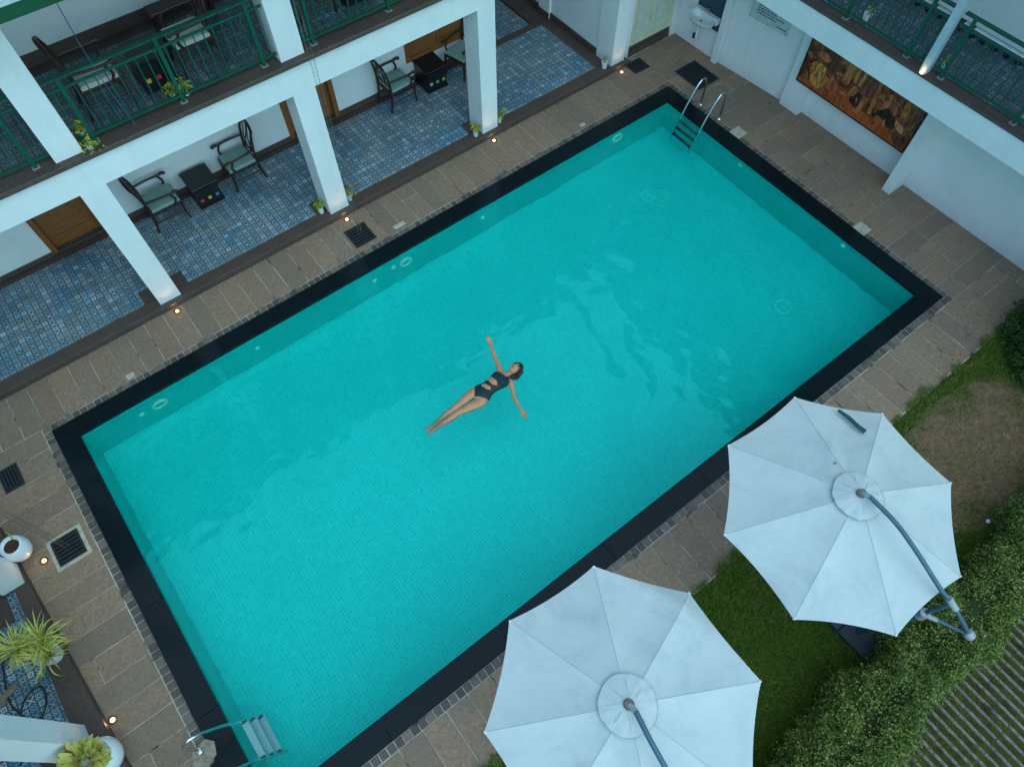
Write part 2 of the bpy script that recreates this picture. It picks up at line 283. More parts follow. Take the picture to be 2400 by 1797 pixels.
# ------------------------------------------------------------------ geometry helpers
class MB:
    def __init__(s): s.v = []; s.f = []
    def box(s, x0, x1, y0, y1, z0, z1, bev=0.0):
        if bev:
            b = min(bev, (x1 - x0) / 3, (y1 - y0) / 3, (z1 - z0) / 2)
            n = len(s.v)
            for z, i in ((z0, 0), (z1 - b, 0), (z1, b)):
                s.v += [(x0 + i, y0 + i, z), (x1 - i, y0 + i, z), (x1 - i, y1 - i, z), (x0 + i, y1 - i, z)]
            s.f.append((n + 3, n + 2, n + 1, n))
            for r in (0, 4):
                for i in range(4): j = (i + 1) % 4; s.f.append((n + r + i, n + r + j, n + r + 4 + j, n + r + 4 + i))
            s.f.append((n + 8, n + 9, n + 10, n + 11)); return s
        n = len(s.v)
        s.v += [(x0, y0, z0), (x1, y0, z0), (x1, y1, z0), (x0, y1, z0), (x0, y0, z1), (x1, y0, z1), (x1, y1, z1), (x0, y1, z1)]
        s.f += [(n + 3, n + 2, n + 1, n), (n + 4, n + 5, n + 6, n + 7), (n, n + 1, n + 5, n + 4), (n + 1, n + 2, n + 6, n + 5), (n + 2, n + 3, n + 7, n + 6), (n + 3, n, n + 4, n + 7)]
        return s
    def prism(s, pts, z0, z1):
        n = len(s.v); k = len(pts)
        s.v += [(x, y, z0) for x, y in pts] + [(x, y, z1) for x, y in pts]
        s.f.append(tuple(n + i for i in reversed(range(k)))); s.f.append(tuple(n + k + i for i in range(k)))
        for i in range(k): j = (i + 1) % k; s.f.append((n + i, n + j, n + k + j, n + k + i))
        return s
    def tube(s, pts, r, seg=10, cap=True, rz=None):
        pts = [Vector(p) for p in pts]; k = len(pts); rs = r if isinstance(r, (list, tuple)) else [r] * k
        n = len(s.v); prev = None
        for i, p in enumerate(pts):
            t = (pts[min(i + 1, k - 1)] - pts[max(i - 1, 0)]).normalized()
            if prev is None:
                a = Vector((0, 0, 1)) if abs(t.z) < 0.9 else Vector((1, 0, 0)); u = t.cross(a).normalized()
            else: u = (prev - t * prev.dot(t)).normalized()
            prev = u; v = t.cross(u)
            for j in range(seg):
                an = 2 * PI * j / seg; q = p + (u * math.cos(an) + v * math.sin(an)) * rs[i]; s.v.append(tuple(q))
        for i in range(k - 1):
            for j in range(seg):
                a = n + i * seg + j; b = n + i * seg + (j + 1) % seg; s.f.append((a, b, b + seg, a + seg))
        if cap: s.f.append(tuple(n + j for j in reversed(range(seg)))); s.f.append(tuple(n + (k - 1) * seg + j for j in range(seg)))
        return s
    def lathe(s, prof, seg=24, cx=0, cy=0, closed=False, sx=1, sy=1):
        n = len(s.v)
        for r, z in prof:
            for j in range(seg):
                a = 2 * PI * j / seg; s.v.append((cx + r * sx * math.cos(a), cy + r * sy * math.sin(a), z))
        m = len(prof)
        for i in range(m - 1):
            for j in range(seg):
                a = n + i * seg + j; b = n + i * seg + (j + 1) % seg; s.f.append((a, b, b + seg, a + seg))
        if prof[0][0] > 1e-4: s.f.append(tuple(n + j for j in reversed(range(seg))))
        if prof[-1][0] > 1e-4: s.f.append(tuple(n + (m - 1) * seg + j for j in range(seg)))
        return s
    def loft(s, secs, seg=20):
        """sections: (center, u vector, v vector) ellipses"""
        n = len(s.v)
        for c, u, v in secs:
            c, u, v = Vector(c), Vector(u), Vector(v)
            for j in range(seg):
                a = 2 * PI * j / seg; s.v.append(tuple(c + u * math.cos(a) + v * math.sin(a)))
        for i in range(len(secs) - 1):
            for j in range(seg):
                a = n + i * seg + j; b = n + i * seg + (j + 1) % seg; s.f.append((a, b, b + seg, a + seg))
        s.f.append(tuple(n + j for j in reversed(range(seg)))); s.f.append(tuple(n + (len(secs) - 1) * seg + j for j in range(seg)))
        return s
    def ell(s, c, r, seg=16, rings=10, rot=None):
        n = len(s.v); c = Vector(c)
        for i in range(1, rings):
            t = PI * i / rings
            for j in range(seg):
                a = 2 * PI * j / seg; p = Vector((r[0] * math.sin(t) * math.cos(a), r[1] * math.sin(t) * math.sin(a), r[2] * math.cos(t)))
                if rot: p = rot @ p
                s.v.append(tuple(c + p))
        top = Vector((0, 0, r[2])); bot = -top
        if rot: top = rot @ top; bot = rot @ bot
        s.v += [tuple(c + top), tuple(c + bot)]; T = len(s.v) - 2
        for j in range(seg): s.f.append((T, n + j, n + (j + 1) % seg)); s.f.append((T + 1, n + (rings - 2) * seg + (j + 1) % seg, n + (rings - 2) * seg + j))
        for i in range(rings - 2):
            for j in range(seg):
                a = n + i * seg + j; b = n + i * seg + (j + 1) % seg; s.f.append((a, a + seg, b + seg, b))
        return s
    def mesh(s, name, mat, smooth=False):
        me = bpy.data.meshes.new(name); me.from_pydata(s.v, [], s.f); me.update()
        mats = mat if isinstance(mat, list) else [mat]
        for m_ in mats: me.materials.append(m_)
        if smooth:
            me.polygons.foreach_set('use_smooth', [True] * len(me.polygons))
            try: me.set_sharp_from_angle(angle=math.radians(40))
            except Exception: pass
        return me

def add(name, me, parent=None, loc=(0, 0, 0), rot=(0, 0, 0)):
    o = bpy.data.objects.new(name, me); C.objects.link(o); o.parent = parent; o.location = loc; o.rotation_euler = rot; return o
def wpart(name, mb, mat, parent, smooth=False):
    """part whose mesh is in world coordinates under a root that only has a location"""
    me = mb.mesh(name, mat, smooth) if isinstance(mb, MB) else mb
    L = Vector((0, 0, 0)); p = parent
    while p is not None: L += p.location; p = p.parent
    return add(name, me, parent, tuple(-L))
def thing(name, label, cat, loc=(0, 0, 0), rz=0, group=None):
    o = bpy.data.objects.new(name, None); C.objects.link(o); o.location = loc; o.rotation_euler = (0, 0, rz); o.empty_display_size = 0.2
    o['label'] = label; o['category'] = cat
    if group: o['group'] = group
    return o
def tag(o, label, cat, group=None):
    o['label'] = label; o['category'] = cat
    if group: o['group'] = group
    return o
def struct(name, mb, mat, smooth=False, kind='structure', label=None):
    me = mb.mesh(name, mat, smooth) if isinstance(mb, MB) else mb
    o = add(name, me); o['kind'] = kind
    if label: o['label'] = label
    return o
def dup(root, loc, rz, label, group=None):
    r = root.copy(); C.objects.link(r); r.location = loc; r.rotation_euler = (0, 0, rz); r['label'] = label
    if group: r['group'] = group
    for ch in list(root.children):
        c = ch.copy(); C.objects.link(c); c.parent = r
        for g in ch.children:
            d = g.copy(); C.objects.link(d); d.parent = c
    return r
_cache = {}
def boxmesh(name, sx, sy, sz, mat, bev=0.0):
    key = (name, round(sx, 3), round(sy, 3), round(sz, 3), mat.name, bev)
    if key not in _cache: _cache[key] = MB().box(-sx / 2, sx / 2, -sy / 2, sy / 2, 0, sz, bev).mesh(name, mat)
    return _cache[key]
def quads_mesh(name, V, mat, k=4):
    """V: (n,k,3) array -> mesh of n k-gons"""
    n = V.shape[0]; me = bpy.data.meshes.new(name)
    me.vertices.add(n * k); me.vertices.foreach_set('co', V.reshape(-1).astype(np.float32))
    me.loops.add(n * k); me.loops.foreach_set('vertex_index', np.arange(n * k, dtype=np.int32))
    me.polygons.add(n); me.polygons.foreach_set('loop_start', np.arange(0, n * k, k, dtype=np.int32)); me.polygons.foreach_set('loop_total', np.full(n, k, dtype=np.int32))
    me.update(); me.materials.append(mat); return me

# ------------------------------------------------------------------ dimensions
LX, LW, CP = 12.5, 6.515, 0.296
WZ = -0.06

# ------------------------------------------------------------------ ground and pool deck
g = MB()
XS = [-60, CP - 0.25, LX - CP + 0.25, 60]; YS = [-60, -LW + CP - 0.25, -CP + 0.25, 60]
for i in range(3):
    for j in range(3):
        if i == 1 and j == 1: continue
        n = len(g.v); g.v += [(XS[i], YS[j], -0.08), (XS[i + 1], YS[j], -0.08), (XS[i + 1], YS[j + 1], -0.08), (XS[i], YS[j + 1], -0.08)]; g.f.append((n, n + 1, n + 2, n + 3))
struct('ground', g, M['earth'])
SB = 0.125     # width of the sett border
bed = MB()
bed.box(-3.2, 14.2, 0.0, 1.9, -0.07, -0.012); bed.box(LX, 14.2, -7.6, -0.001, -0.07, -0.012)
bed.box(-3.2, LX - 0.001, -7.48, -LW, -0.07, -0.012); bed.box(-3.2, 0, -LW + 0.001, -0.001, -0.07, -0.012)
deck = struct('pool_deck', bed, M['mortar'], label='brown grey stone paving laid round the swimming pool')
TH = 0.035
def slab(x0, x1, y0, y1):
    gp = random.uniform(0.0065, 0.010)
    sx, sy = x1 - x0 - 2 * gp, y1 - y0 - 2 * gp
    if sx < 0.05 or sy < 0.05: return
    me = boxmesh('paving_slab', sx, sy, TH, M['slab'], 0.004)
    add('paving_slab', me, deck, ((x0 + x1) / 2, (y0 + y1) / 2, -TH + random.uniform(-0.002, 0.0015)), (random.uniform(-.003, .003), random.uniform(-.003, .003), random.choice((0, PI))))
def xcuts(a, b, p, j=0.012):
    n = max(1, round((b - a) / p)); c = [a + (b - a) * i / n for i in range(n + 1)]
    for i in range(1, n): c[i] += random.uniform(-j, j)
    return c
# north strip, full-length planks
cx = xcuts(-2.9, LX + SB, 0.315)
for i in range(len(cx) - 1):
    if random.random() < 0.07: ym = random.uniform(0.35, 0.75); slab(cx[i], cx[i + 1], SB, ym); slab(cx[i], cx[i + 1], ym, 1.02)
    else: slab(cx[i], cx[i + 1], SB, 1.02)
# north-east corner
cy = xcuts(SB, 1.14, 0.33)
for i in range(len(cy) - 1):
    xm = 13.25 + random.uniform(-.15, .1); slab(LX + SB, xm, cy[i], cy[i + 1]); slab(xm, 14.0, cy[i], cy[i + 1])
# east strip, two staggered rows
cy = xcuts(-LW - SB, SB, 0.345)
for i in range(len(cy) - 1):
    xm = 13.35 + random.uniform(-.12, .12) if i % 2 else 13.1 + random.uniform(-.1, .2)
    slab(LX + SB, xm, cy[i], cy[i + 1]); slab(xm, 14.1, cy[i], cy[i + 1])
# south strip
cx = xcuts(-1.6, LX + SB, 0.335)
for i in range(len(cx) - 1): slab(cx[i], cx[i + 1], -7.46, -LW - SB)
cx = xcuts(LX + SB, 14.1, 0.33)
for i in range(len(cx) - 1):
    ym = -7.0 + random.uniform(-.15, .15); slab(cx[i], cx[i + 1], ym, -LW - SB); slab(cx[i], cx[i + 1], -7.58, ym)
# west strip
cy = xcuts(-LW - SB, SB, 0.36)
for i in range(len(cy) - 1):
    if random.random() < 0.12: xm = random.uniform(-.75, -.45); slab(xm, -SB, cy[i], cy[i + 1]); slab(-1.15, xm, cy[i], cy[i + 1])
    else: slab(-1.15, -SB, cy[i], cy[i + 1])
    if cy[i] > -1.4: slab(-2.0, -1.15, cy[i], cy[i + 1])

# sett borders, one per side
def sett_border(label, x0, y0, x1, y1, n):
    t = thing('sett_border', label, 'stone border', ((x0 + x1) / 2, (y0 + y1) / 2, 0), 0, 'borders of small granite setts round the pool')
    horiz = abs(x1 - x0) > abs(y1 - y0); Ln = (x1 - x0) if horiz else (y1 - y0)
    for i in range(n):
        c = (i + 0.5) / n * Ln; wd = abs(Ln) / n - 0.015; wq = SB - 0.024
        me = boxmesh('sett', round(wd, 3) if horiz else wq, wq if horiz else round(wd, 3), 0.03, M['sett'], 0.006)
        px, py = (x0 + c, y0) if horiz else (x0, y0 + c)
        add('sett', me, t, (px - (x0 + x1) / 2, py - (y0 + y1) / 2, -0.028 + random.uniform(-.003, .003)), (random.uniform(-.02, .02), random.uniform(-.02, .02), random.uniform(-.04, .04)))
sett_border('row of small dark granite setts between pool coping and verandah step', 0, SB / 2, LX, SB / 2, 112)
sett_border('row of small dark granite setts along the wall painting end of the pool', LX + SB / 2, SB, LX + SB / 2, -LW - SB, 60)
sett_border('row of small dark granite setts on the parasol and lawn side of the pool', 0, -LW - SB / 2, LX, -LW - SB / 2, 112)
sett_border('row of small dark granite setts along the spiky plant end of the pool', -SB / 2, SB, -SB / 2, -LW - SB, 60)

# ------------------------------------------------------------------ swimming pool
x0, x1, y0, y1 = CP, LX - CP, -LW + CP, -CP; D = -1.02
pool = MB(); n = 0
pool.v = [(x0, y0, D), (x1, y0, D), (x1, y1, D), (x0, y1, D)]; pool.f = [(0, 1, 2, 3)]
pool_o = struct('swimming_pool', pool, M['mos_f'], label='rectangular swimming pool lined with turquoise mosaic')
wl = MB()
for (a, b) in (((x0, y0), (x1, y0)), ((x1, y0), (x1, y1)), ((x1, y1), (x0, y1)), ((x0, y1), (x0, y0))):
    n = len(wl.v); wl.v += [(a[0], a[1], D), (b[0], b[1], D), (b[0], b[1], -0.045), (a[0], a[1], -0.045)]; wl.f.append((n + 3, n + 2, n + 1, n))
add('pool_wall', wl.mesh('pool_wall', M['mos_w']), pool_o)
# coping slabs
def cop(pts): add('coping_slab', MB().prism(pts, -0.045, 0.014).mesh('coping_slab', M['coping']), pool_o)
ov = 0.012; gq = 0.0035
def side(a, b, inner_a, inner_b, n):
    a, b, ia, ib = map(Vector, (a, b, inner_a, inner_b))
    for i in range(n):
        t0, t1 = i / n, (i + 1) / n; d = (b - a).normalized() * gq
        A0 = a.lerp(b, t0); A1 = a.lerp(b, t1)
        if i == 0: I0 = ia
        else: I0 = ia + (ib - ia).normalized() * ((A0 - a).length - abs((ia - a).dot((b - a).normalized())))
        if i == n - 1: I1 = ib
        else: I1 = ia + (ib - ia).normalized() * ((A1 - a).length - abs((ia - a).dot((b - a).normalized())))
        cop([tuple(A0 + d), tuple(A1 - d), tuple(I1 - d), tuple(I0 + d)])
co = CP + ov
side((0, 0), (0, -LW), (co, -co), (co, -LW + co), 4)
side((0, -LW), (LX, -LW), (co, -LW + co), (LX - co, -LW + co), 7)
side((LX, -LW), (LX, 0), (LX - co, -LW + co), (LX - co, -co), 4)
side((LX, 0), (0, 0), (LX - co, -co), (co, -co), 7)
# fittings in the pool wall and floor
def ring_xz(x, z, r, w, wall='n'):
    pts = [(x + r * math.cos(a), y1 - 0.02, z + r * math.sin(a)) for a in np.linspace(0, 2 * PI, 25)]
    return MB().tube(pts, w, 8)
for x, z, big in ((5.99, -0.40, 1), (5.75, -0.36, 0), (5.36, -0.45, 0), (3.11, -0.46, 0), (1.42, -0.42, 1), (1.12, -0.45, 0), (10.9, -0.30, 1), (7.66, -0.42, 0)):
    if big:
        o = add('pool_lamp_fitting', ring_xz(x, z, 0.105, 0.028).mesh('pool_lamp_fitting', M['fitting'], True), pool_o)
        add('lens', MB().tube([(x, y1 - 0.004, z), (x, y1 - 0.02, z)], 0.085, 20).mesh('lens', M['mos_w'], True), o)
    else: add('inlet_nozzle', MB().tube([(x, y1, z), (x, y1 - 0.03, z)], [0.045, 0.03], 14).mesh('inlet_nozzle', M['fitting'], True), pool_o)
for x, y, r in ((10.69, -1.50, 0.125), (10.90, -1.66, 0.125), (10.82, -4.85, 0.13)):
    ring = [(x + r * math.cos(a), y + r * math.sin(a), D + 0.01) for a in np.linspace(0, 2 * PI, 25)]
    o = add('floor_drain', MB().tube(ring, 0.016, 6).mesh('floor_drain', M['fitting2'], True), pool_o)
    add('drain_cover', MB().lathe([(0.09, D), (0.09, D + 0.012), (0.0, D + 0.02)], 20, x, y).mesh('drain_cover', M['mos_f'], True), o)
add('inlet_nozzle', MB().tube([(x1, -2.3, -.22), (x1 - .03, -2.3, -.22)], [.05, .035], 12).mesh('inlet_nozzle', M['fitting']), pool_o)
add('inlet_nozzle', MB().tube([(x1, -4.75, -.2), (x1 - .03, -4.75, -.2)], [.05, .035], 12).mesh('inlet_nozzle', M['fitting']), pool_o)
# water sheet with ripples spreading from the swimmer
nx, ny = 400, 210
gx = np.linspace(x0 - 0.004, x1 + 0.004, nx); gy = np.linspace(y0 - 0.004, y1 + 0.004, ny)
X, Y = np.meshgrid(gx, gy, indexing='ij')
Z = np.zeros_like(X)
rng = np.random.RandomState(3)
for k in range(34):
    a = rng.uniform(0, 2 * PI); L = rng.uniform(0.35, 2.2); Z += 0.0009 * L * np.sin((X * math.cos(a) + Y * math.sin(a)) * 2 * PI / L + rng.uniform(0, 6.3))
for k in range(40):
    a = rng.uniform(0, 2 * PI); L = rng.uniform(0.15, 0.42); Z += L / (2 * PI) * 0.0062 * np.sin((X * math.cos(a) + Y * math.sin(a)) * 2 * PI / L + rng.uniform(0, 6.3) + .8 * np.sin(X * .9 + k) + .7 * np.cos(Y * 1.1 + 2 * k))
def ripple(cx_, cy_, L, amp, r0, width, dirx=None, sharp=2.0):
    th0 = np.arctan2(Y - cy_, X - cx_); R = np.hypot(X - cx_, Y - cy_); R = R + .10 * np.sin(5 * th0 + R * 1.7) + .05 * np.sin(11 * th0 - R * 3.1) + .03 * np.sin(X * 9 + np.sin(Y * 7)); e = np.exp(-((R - r0) / width) ** 2)
    if dirx is not None:
        th = np.arctan2(Y - cy_, X - cx_); e = e * np.clip(np.cos((th - dirx) / 1.0), 0, 1) ** sharp
    return amp * e * np.sin(2 * PI * R / L) * (.55 + .6 * np.sin(7.3 * th0 + 2.1 * R) * np.sin(3.1 * X + 2.3 * Y))
Z += ripple(5.9, -3.3, 0.50, 0.0088, 2.0, 1.1, -0.35, 1.0) + ripple(5.6, -3.0, 0.80, 0.0088, 2.8, 1.3, -0.25, 1.0) + ripple(5.9, -3.3, 0.16, 0.0012, 0.7, 0.5, 0.3) + ripple(4.9, -3.3, 0.3, 0.0016, 0.8, 0.6, PI * 0.9)
Z += ripple(5.7, -4.05, 0.25, 0.0018, 0.5, 0.5) + ripple(6.1, -2.6, 0.22, 0.0014, 0.4, 0.4)
wob = np.sin(X * 2.1 + np.sin(Y * 1.7) * 1.3) * np.sin(Y * 2.6 + 1.1 * np.sin(X * 1.3)); Z *= (0.75 + 0.35 * wob)
V = np.stack([X, Y, Z + WZ], -1).reshape(-1, 3)
ii = (np.arange(nx - 1)[:, None] * ny + np.arange(ny - 1)[None, :]).reshape(-1)
F = np.stack([ii, ii + ny, ii + ny + 1, ii + 1], -1)
me = bpy.data.meshes.new('pool_water'); me.vertices.add(len(V)); me.vertices.foreach_set('co', V.reshape(-1).astype(np.float32))
me.loops.add(F.size); me.loops.foreach_set('vertex_index', F.reshape(-1).astype(np.int32)); me.polygons.add(len(F))
me.polygons.foreach_set('loop_start', np.arange(0, F.size, 4, dtype=np.int32)); me.polygons.foreach_set('loop_total', np.full(len(F), 4, dtype=np.int32))
me.update(); me.polygons.foreach_set('use_smooth', np.ones(len(F), dtype=bool)); me.materials.append(M['water'])
struct('pool_water', me, None, label='clear turquoise pool water with soft ripples round the swimmer')

# ------------------------------------------------------------------ hotel building (north side)
hotel = thing('hotel_building', 'two storey white hotel wing with tiled verandahs facing the pool', 'building', (5.5, 1.05, 0))
Wm = M['wall']
COLX = [(-1.0, -0.65), (2.235, 2.585), (5.395, 5.755), (8.68, 9.025), (11.87, 12.21)]
# plinth and verandah floors
wpart('verandah_step', MB().box(-3.5, 12.3, 0.975, 1.215, -0.05, 0.12, 0.01).box(-3.5, 12.3, 0.955, 0.974, 0.085, 0.116), M['granite'], hotel)
def tile_floor(nm, x0, x1, y0, y1, z, p=0.3, tm='tile'):
    f = add(nm, MB().box(x0, x1, y0, y1, z - 0.06, z - 0.006).mesh(nm, M['mortar'])); f['kind'] = 'structure'
    nx_ = max(1, round((x1 - x0) / p)); ny_ = max(1, round((y1 - y0) / p)); px, py = (x1 - x0) / nx_, (y1 - y0) / ny_
    me_ = boxmesh('floor_tile', px - 0.004, py - 0.004, 0.012, M[tm])
    for i in range(nx_):
        for j in range(ny_): add('floor_tile', me_, f, (x0 + (i + .5) * px, y0 + (j + .5) * py, z - 0.012 + random.uniform(-.0006, .0006)))
    return f
f = tile_floor('verandah_floor', -2.4, 11.6, 1.219, 2.94, 0.12); f['label'] = 'blue patterned tile floor of the ground floor verandah'
wpart('floor_border', MB().box(-3.5, 11.6, 2.945, 3.10, 0.05, 0.122).box(11.604, 11.86, 1.219, 8.0, 0.05, 0.122).box(11.45, 11.6, 2.945, 8, 0.05, 0.1215), M['granite'], hotel)
f = tile_floor('passage_floor', 9.3, 11.4, 3.104, 5.8, 0.12); f['label'] = 'blue patterned tiles running back into the passage'
for a, b in COLX[1:4]:
    wpart('column_footing', MB().box(a - 0.2, b + 0.2, 1.217, 1.5, 0.05, 0.126), M['granite'], hotel)
for a, b in COLX[:4]: wpart('column', MB().box(a, b, 1.05, 1.47, 0.121, 2.575), Wm, hotel)
wpart('column', MB().box(11.87, 12.21, 1.04, 1.5, 0.0, 5.0), Wm, hotel)
wpart('floor_beam', MB().box(-3.5, 9.025, 1.05, 1.35, 2.575, 3.03), Wm, hotel)
wpart('floor_beam', MB().box(9.03, 9.30, 1.352, 8.0, 2.575, 3.03), Wm, hotel)
wpart('ceiling_slab', MB().box(-3.5, 9.28, 1.355, 3.12, 2.90, 3.03), Wm, hotel)
# ground floor back wall with openings
wpart('back_wall', MB().box(-3.5, 1.24, 3.10, 3.3, 0.12, 3.03).box(2.2, 5.74, 3.10, 3.3, 0.12, 3.03).box(6.8, 8.37, 3.10, 3.3, 0.12, 3.03)
      .box(8.37, 9.81, 3.10, 3.3, 0.12, 0.56).box(9.81, 9.9, 3.10, 3.3, 0.12, 3.03).box(9.90, 10.1, 3.1, 3.3, 0.12, 3.03)
      .box(1.24, 2.2, 3.10, 3.3, 2.2, 3.03).box(5.74, 6.8, 3.10, 3.3, 2.2, 3.03).box(8.37, 9.81, 3.10, 3.3, 1.75, 3.03), Wm, hotel)
wpart('skirting', MB().box(-3.5, 1.24, 3.08, 3.098, 0.123, 0.21).box(2.2, 5.74, 3.08, 3.098, 0.123, 0.22).box(6.8, 10.1, 3.08, 3.098, 0.123, 0.24), M['granite'], hotel)
def door(x0, x1, z0, z1, y, mat=M['door']):
    d = wpart('door', MB().box(x0 + .09, x1 - .09, y + .07, y + .11, z0 + .02, z1 - .08), mat, hotel)
    wpart('door_frame', MB().box(x0, x0 + .088, y - .03, y + .16, z0, z1).box(x1 - .088, x1, y - .03, y + .16, z0, z1).box(x0 + .09, x1 - .09, y - .03, y + .16, z1 - .078, z1), mat, d)
    w_ = x1 - x0 - .18
    for k in range(2):
        zz0 = z0 + .25 + k * (z1 - z0 - .3) / 2; zz1 = zz0 + (z1 - z0 - .5) / 2
        wpart('door_panel', MB().box(x0 + .09 + w_ * .16, x1 - .09 - w_ * .16, y + .05, y + .068, zz0, zz1, 0), mat, d)
        wpart('door_moulding', MB().box(x0 + .09 + w_ * .10, x1 - .09 - w_ * .10, y + .058, y + .0695, zz0 - .05, zz0 - .02), mat, d)
    h = wpart('handle', MB().tube([(x0 + .16, y + .03, z0 + 1.0), (x0 + .16, y + .03, z0 + 1.14)], .01, 8), M['brass'], d)
    wpart('threshold', MB().box(x0, x1, y - .02, y + .2, 0.1225, z0 + .0), M['granite'], hotel)
door(1.24, 2.2, 0.16, 2.2, 3.12); door(5.74, 6.8, 0.16, 2.2, 3.12)
# window with wooden shutters
wn = wpart('window', MB().box(8.375, 9.805, 3.13, 3.15, 0.565, 1.745), M['black'], hotel)
wpart('window_frame', MB().box(8.37, 8.46, 3.08, 3.17, 0.56, 1.75).box(9.72, 9.81, 3.08, 3.17, 0.56, 1.75).box(8.463, 9.717, 3.08, 3.17, 0.56, 0.65).box(8.463, 9.717, 3.08, 3.17, 1.67, 1.75), M['door'], wn)
for a, b in ((8.465, 9.085), (9.095, 9.715)):
    s_ = wpart('shutter', MB().box(a, b, 3.10, 3.125, 0.655, 1.665), M['door'], wn)
    wpart('shutter_panel', MB().box(a + .09, b - .09, 3.086, 3.098, 0.76, 1.56), M['door'], wn)
# right-hand passage wall and end column
wpart('end_wall', MB().box(11.90, 12.2, 1.503, 3.0, 0.05, 5.0).box(11.84, 12.2, 3.003, 3.35, 0.05, 5.0).box(11.90, 12.2, 3.353, 9.0, 0.05, 5.0), Wm, hotel)
wpart('skirting', MB().box(11.865, 11.897, 1.5, 3.0, 0.123, 0.24).box(11.81, 11.837, 3.0, 3.35, 0.123, 0.24).box(11.865, 11.897, 3.353, 9.0, 0.123, 0.24), M['granite'], hotel)
wpart('passage_wall', MB().box(9.9, 10.0, 3.303, 9.0, 0.05, 3.0).box(9.9, 12.2, 6.2, 6.4, 0.05, 3.0), Wm, hotel)
wpart('store_wall', MB().box(12.213, 12.44, 1.16, 1.5, 0, 5).box(13.60, 13.86, 1.15, 1.5, 0.0, 5).box(12.443, 13.597, 1.16, 1.5, 2.4, 5), Wm, hotel)
d = wpart('store_door', MB().box(12.47, 13.57, 1.24, 1.28, 0.30, 2.4), M['cream'], hotel)
for xx in (12.62, 13.16): wpart('door_panel', MB().box(xx, xx + .34, 1.225, 1.238, .5, 2.2), M['cream'], d)
wpart('door_frame', MB().box(12.443, 12.53, 1.17, 1.3, .30, 2.4).box(13.51, 13.597, 1.17, 1.3, .30, 2.4).box(13.0, 13.06, 1.21, 1.238, .3, 2.4), M['creamtrim'], d)
wpart('door_sill', MB().box(12.443, 13.597, 1.14, 1.3, .255, .298), M['creamtrim'], d)
wpart('dark_step', MB().box(12.443, 13.597, 1.16, 1.4, -.02, .125).box(12.443, 13.597, 1.18, 1.4, .13, .25), M['granite'], hotel)
# upper floor
wpart('balcony_edge', MB().box(-3.5, 9.05, 0.985, 1.315, 3.034, 3.1, 0.008).box(9.053, 9.33, 0.985, 8.0, 3.034, 3.1, .008), M['granite'], hotel)
f = tile_floor('balcony_floor', -1.4, 8.9, 1.319, 2.90, 3.1, tm='tile_shade'); f['label'] = 'blue patterned tile floor of the first floor balcony'
wpart('floor_border', MB().box(-3.5, 9.05, 2.905, 3.10, 3.031, 3.102), M['granite'], hotel)
wpart('upper_wall', MB().box(-3.5, 9.3, 3.10, 3.3, 3.03, 6.0), Wm, hotel)
wpart('skirting', MB().box(-3.5, 9.3, 3.08, 3.098, 3.105, 3.29), M['granite'], hotel)
for a, b in COLX[:4]: wpart('column', MB().box(a, b, 1.09, 1.47, 3.101, 5.55), Wm, hotel)
wpart('upper_ceiling', MB().box(-12, 12.3, 0.40, 9.0, 5.554, 5.61), Wm, hotel)
wpart('far_wing', MB().box(-12, -3.51, 3.1, 3.3, 0, 6).box(-12, -3.51, 1.05, 3.09, 2.58, 3.05).box(-12, -11.8, 1.05, 3.1, 0, 2.57).box(-5.0, -4.7, 1.1, 1.4, 0, 2.57), Wm, hotel)
wpart('fascia', MB().box(-12, 12.4, 0.20, 0.235, 5.29, 5.42), M['grn2'], hotel)
wpart('gutter', MB().box(-12, 12.4, 0.20, 0.36, 5.424, 5.54, 0.02), plain('pale_blue_gutter_paint', (.45,.52,.56), .5), hotel)
rf = wpart('roof', MB().prism([(-12, 0.42), (12.4, 0.42), (12.4, 9.5), (-12, 9.5)], 5.615, 5.65), M['roof'], hotel)
rt = MB()
for i in range(122):
    xx = -12 + i * 0.2; rt.tube([(xx, 0.40, 5.66), (xx, 4.6, 6.3), (xx, 9.0, 5.66)], 0.09, 6)
wpart('roof_tile_rows', rt, M['roof'], rf)

# railings
def railing(label, a, b, z0, posts, axis='x', line=1.18, hz=0.93, th=0.79, group='dark green balcony railings', pitch=0.122, out=-1):
    root = thing('balcony_railing', label, 'railing', (a, line, z0) if axis == 'x' else (line, a, z0), 0, group)
    def B(u0, u1, v0, v1, w0, w1):   # u along, v across
        return MB().box(u0, u1, v0, v1, w0, w1) if axis == 'x' else MB().box(v0, v1, u0, u1, w0, w1)
    l = line
    wpart('handrail', B(a, b, l - .035, l + .035, z0 + hz - .012, z0 + hz + .012), M['green'], root)
    wpart('middle_rail', B(a, b, l - .012, l + .012, z0 + th - .014, z0 + th + .014), M['green'], root)
    wpart('bottom_rail', B(a, b, l - .016, l + .016, z0 + .085, z0 + .115), M['green'], root)
    for p in posts:
        po = wpart('post', B(p - .024, p + .024, l - .024, l + .024, z0 + .006, z0 + hz - .014), M['green'], root)
        wpart('foot_plate', B(p - .045, p + .045, l - .045, l + .045, z0 + .0015, z0 + .0055), M['cast'], root)
    if axis == 'y':
        ps = sorted([a] + list(posts) + [b])
        for i in range(len(ps) - 1):
            if ps[i + 1] - ps[i] > .12: wpart('ledge_board', B(ps[i] + .04, ps[i + 1] - .04, l + .03, l + .085, z0 + th + .015, z0 + th + .03), M['white'], root)
    n = int((b - a) / pitch)
    for i in range(n):
        u = a + (i + .5) * (b - a) / n
        if min([abs(u - p) for p in posts] + [9]) < .05: continue
        wpart('baluster', B(u - .0075, u + .0075, l - .0075, l + .0075, z0 + .1155, z0 + th - .0145), M['green'], root)
    return root
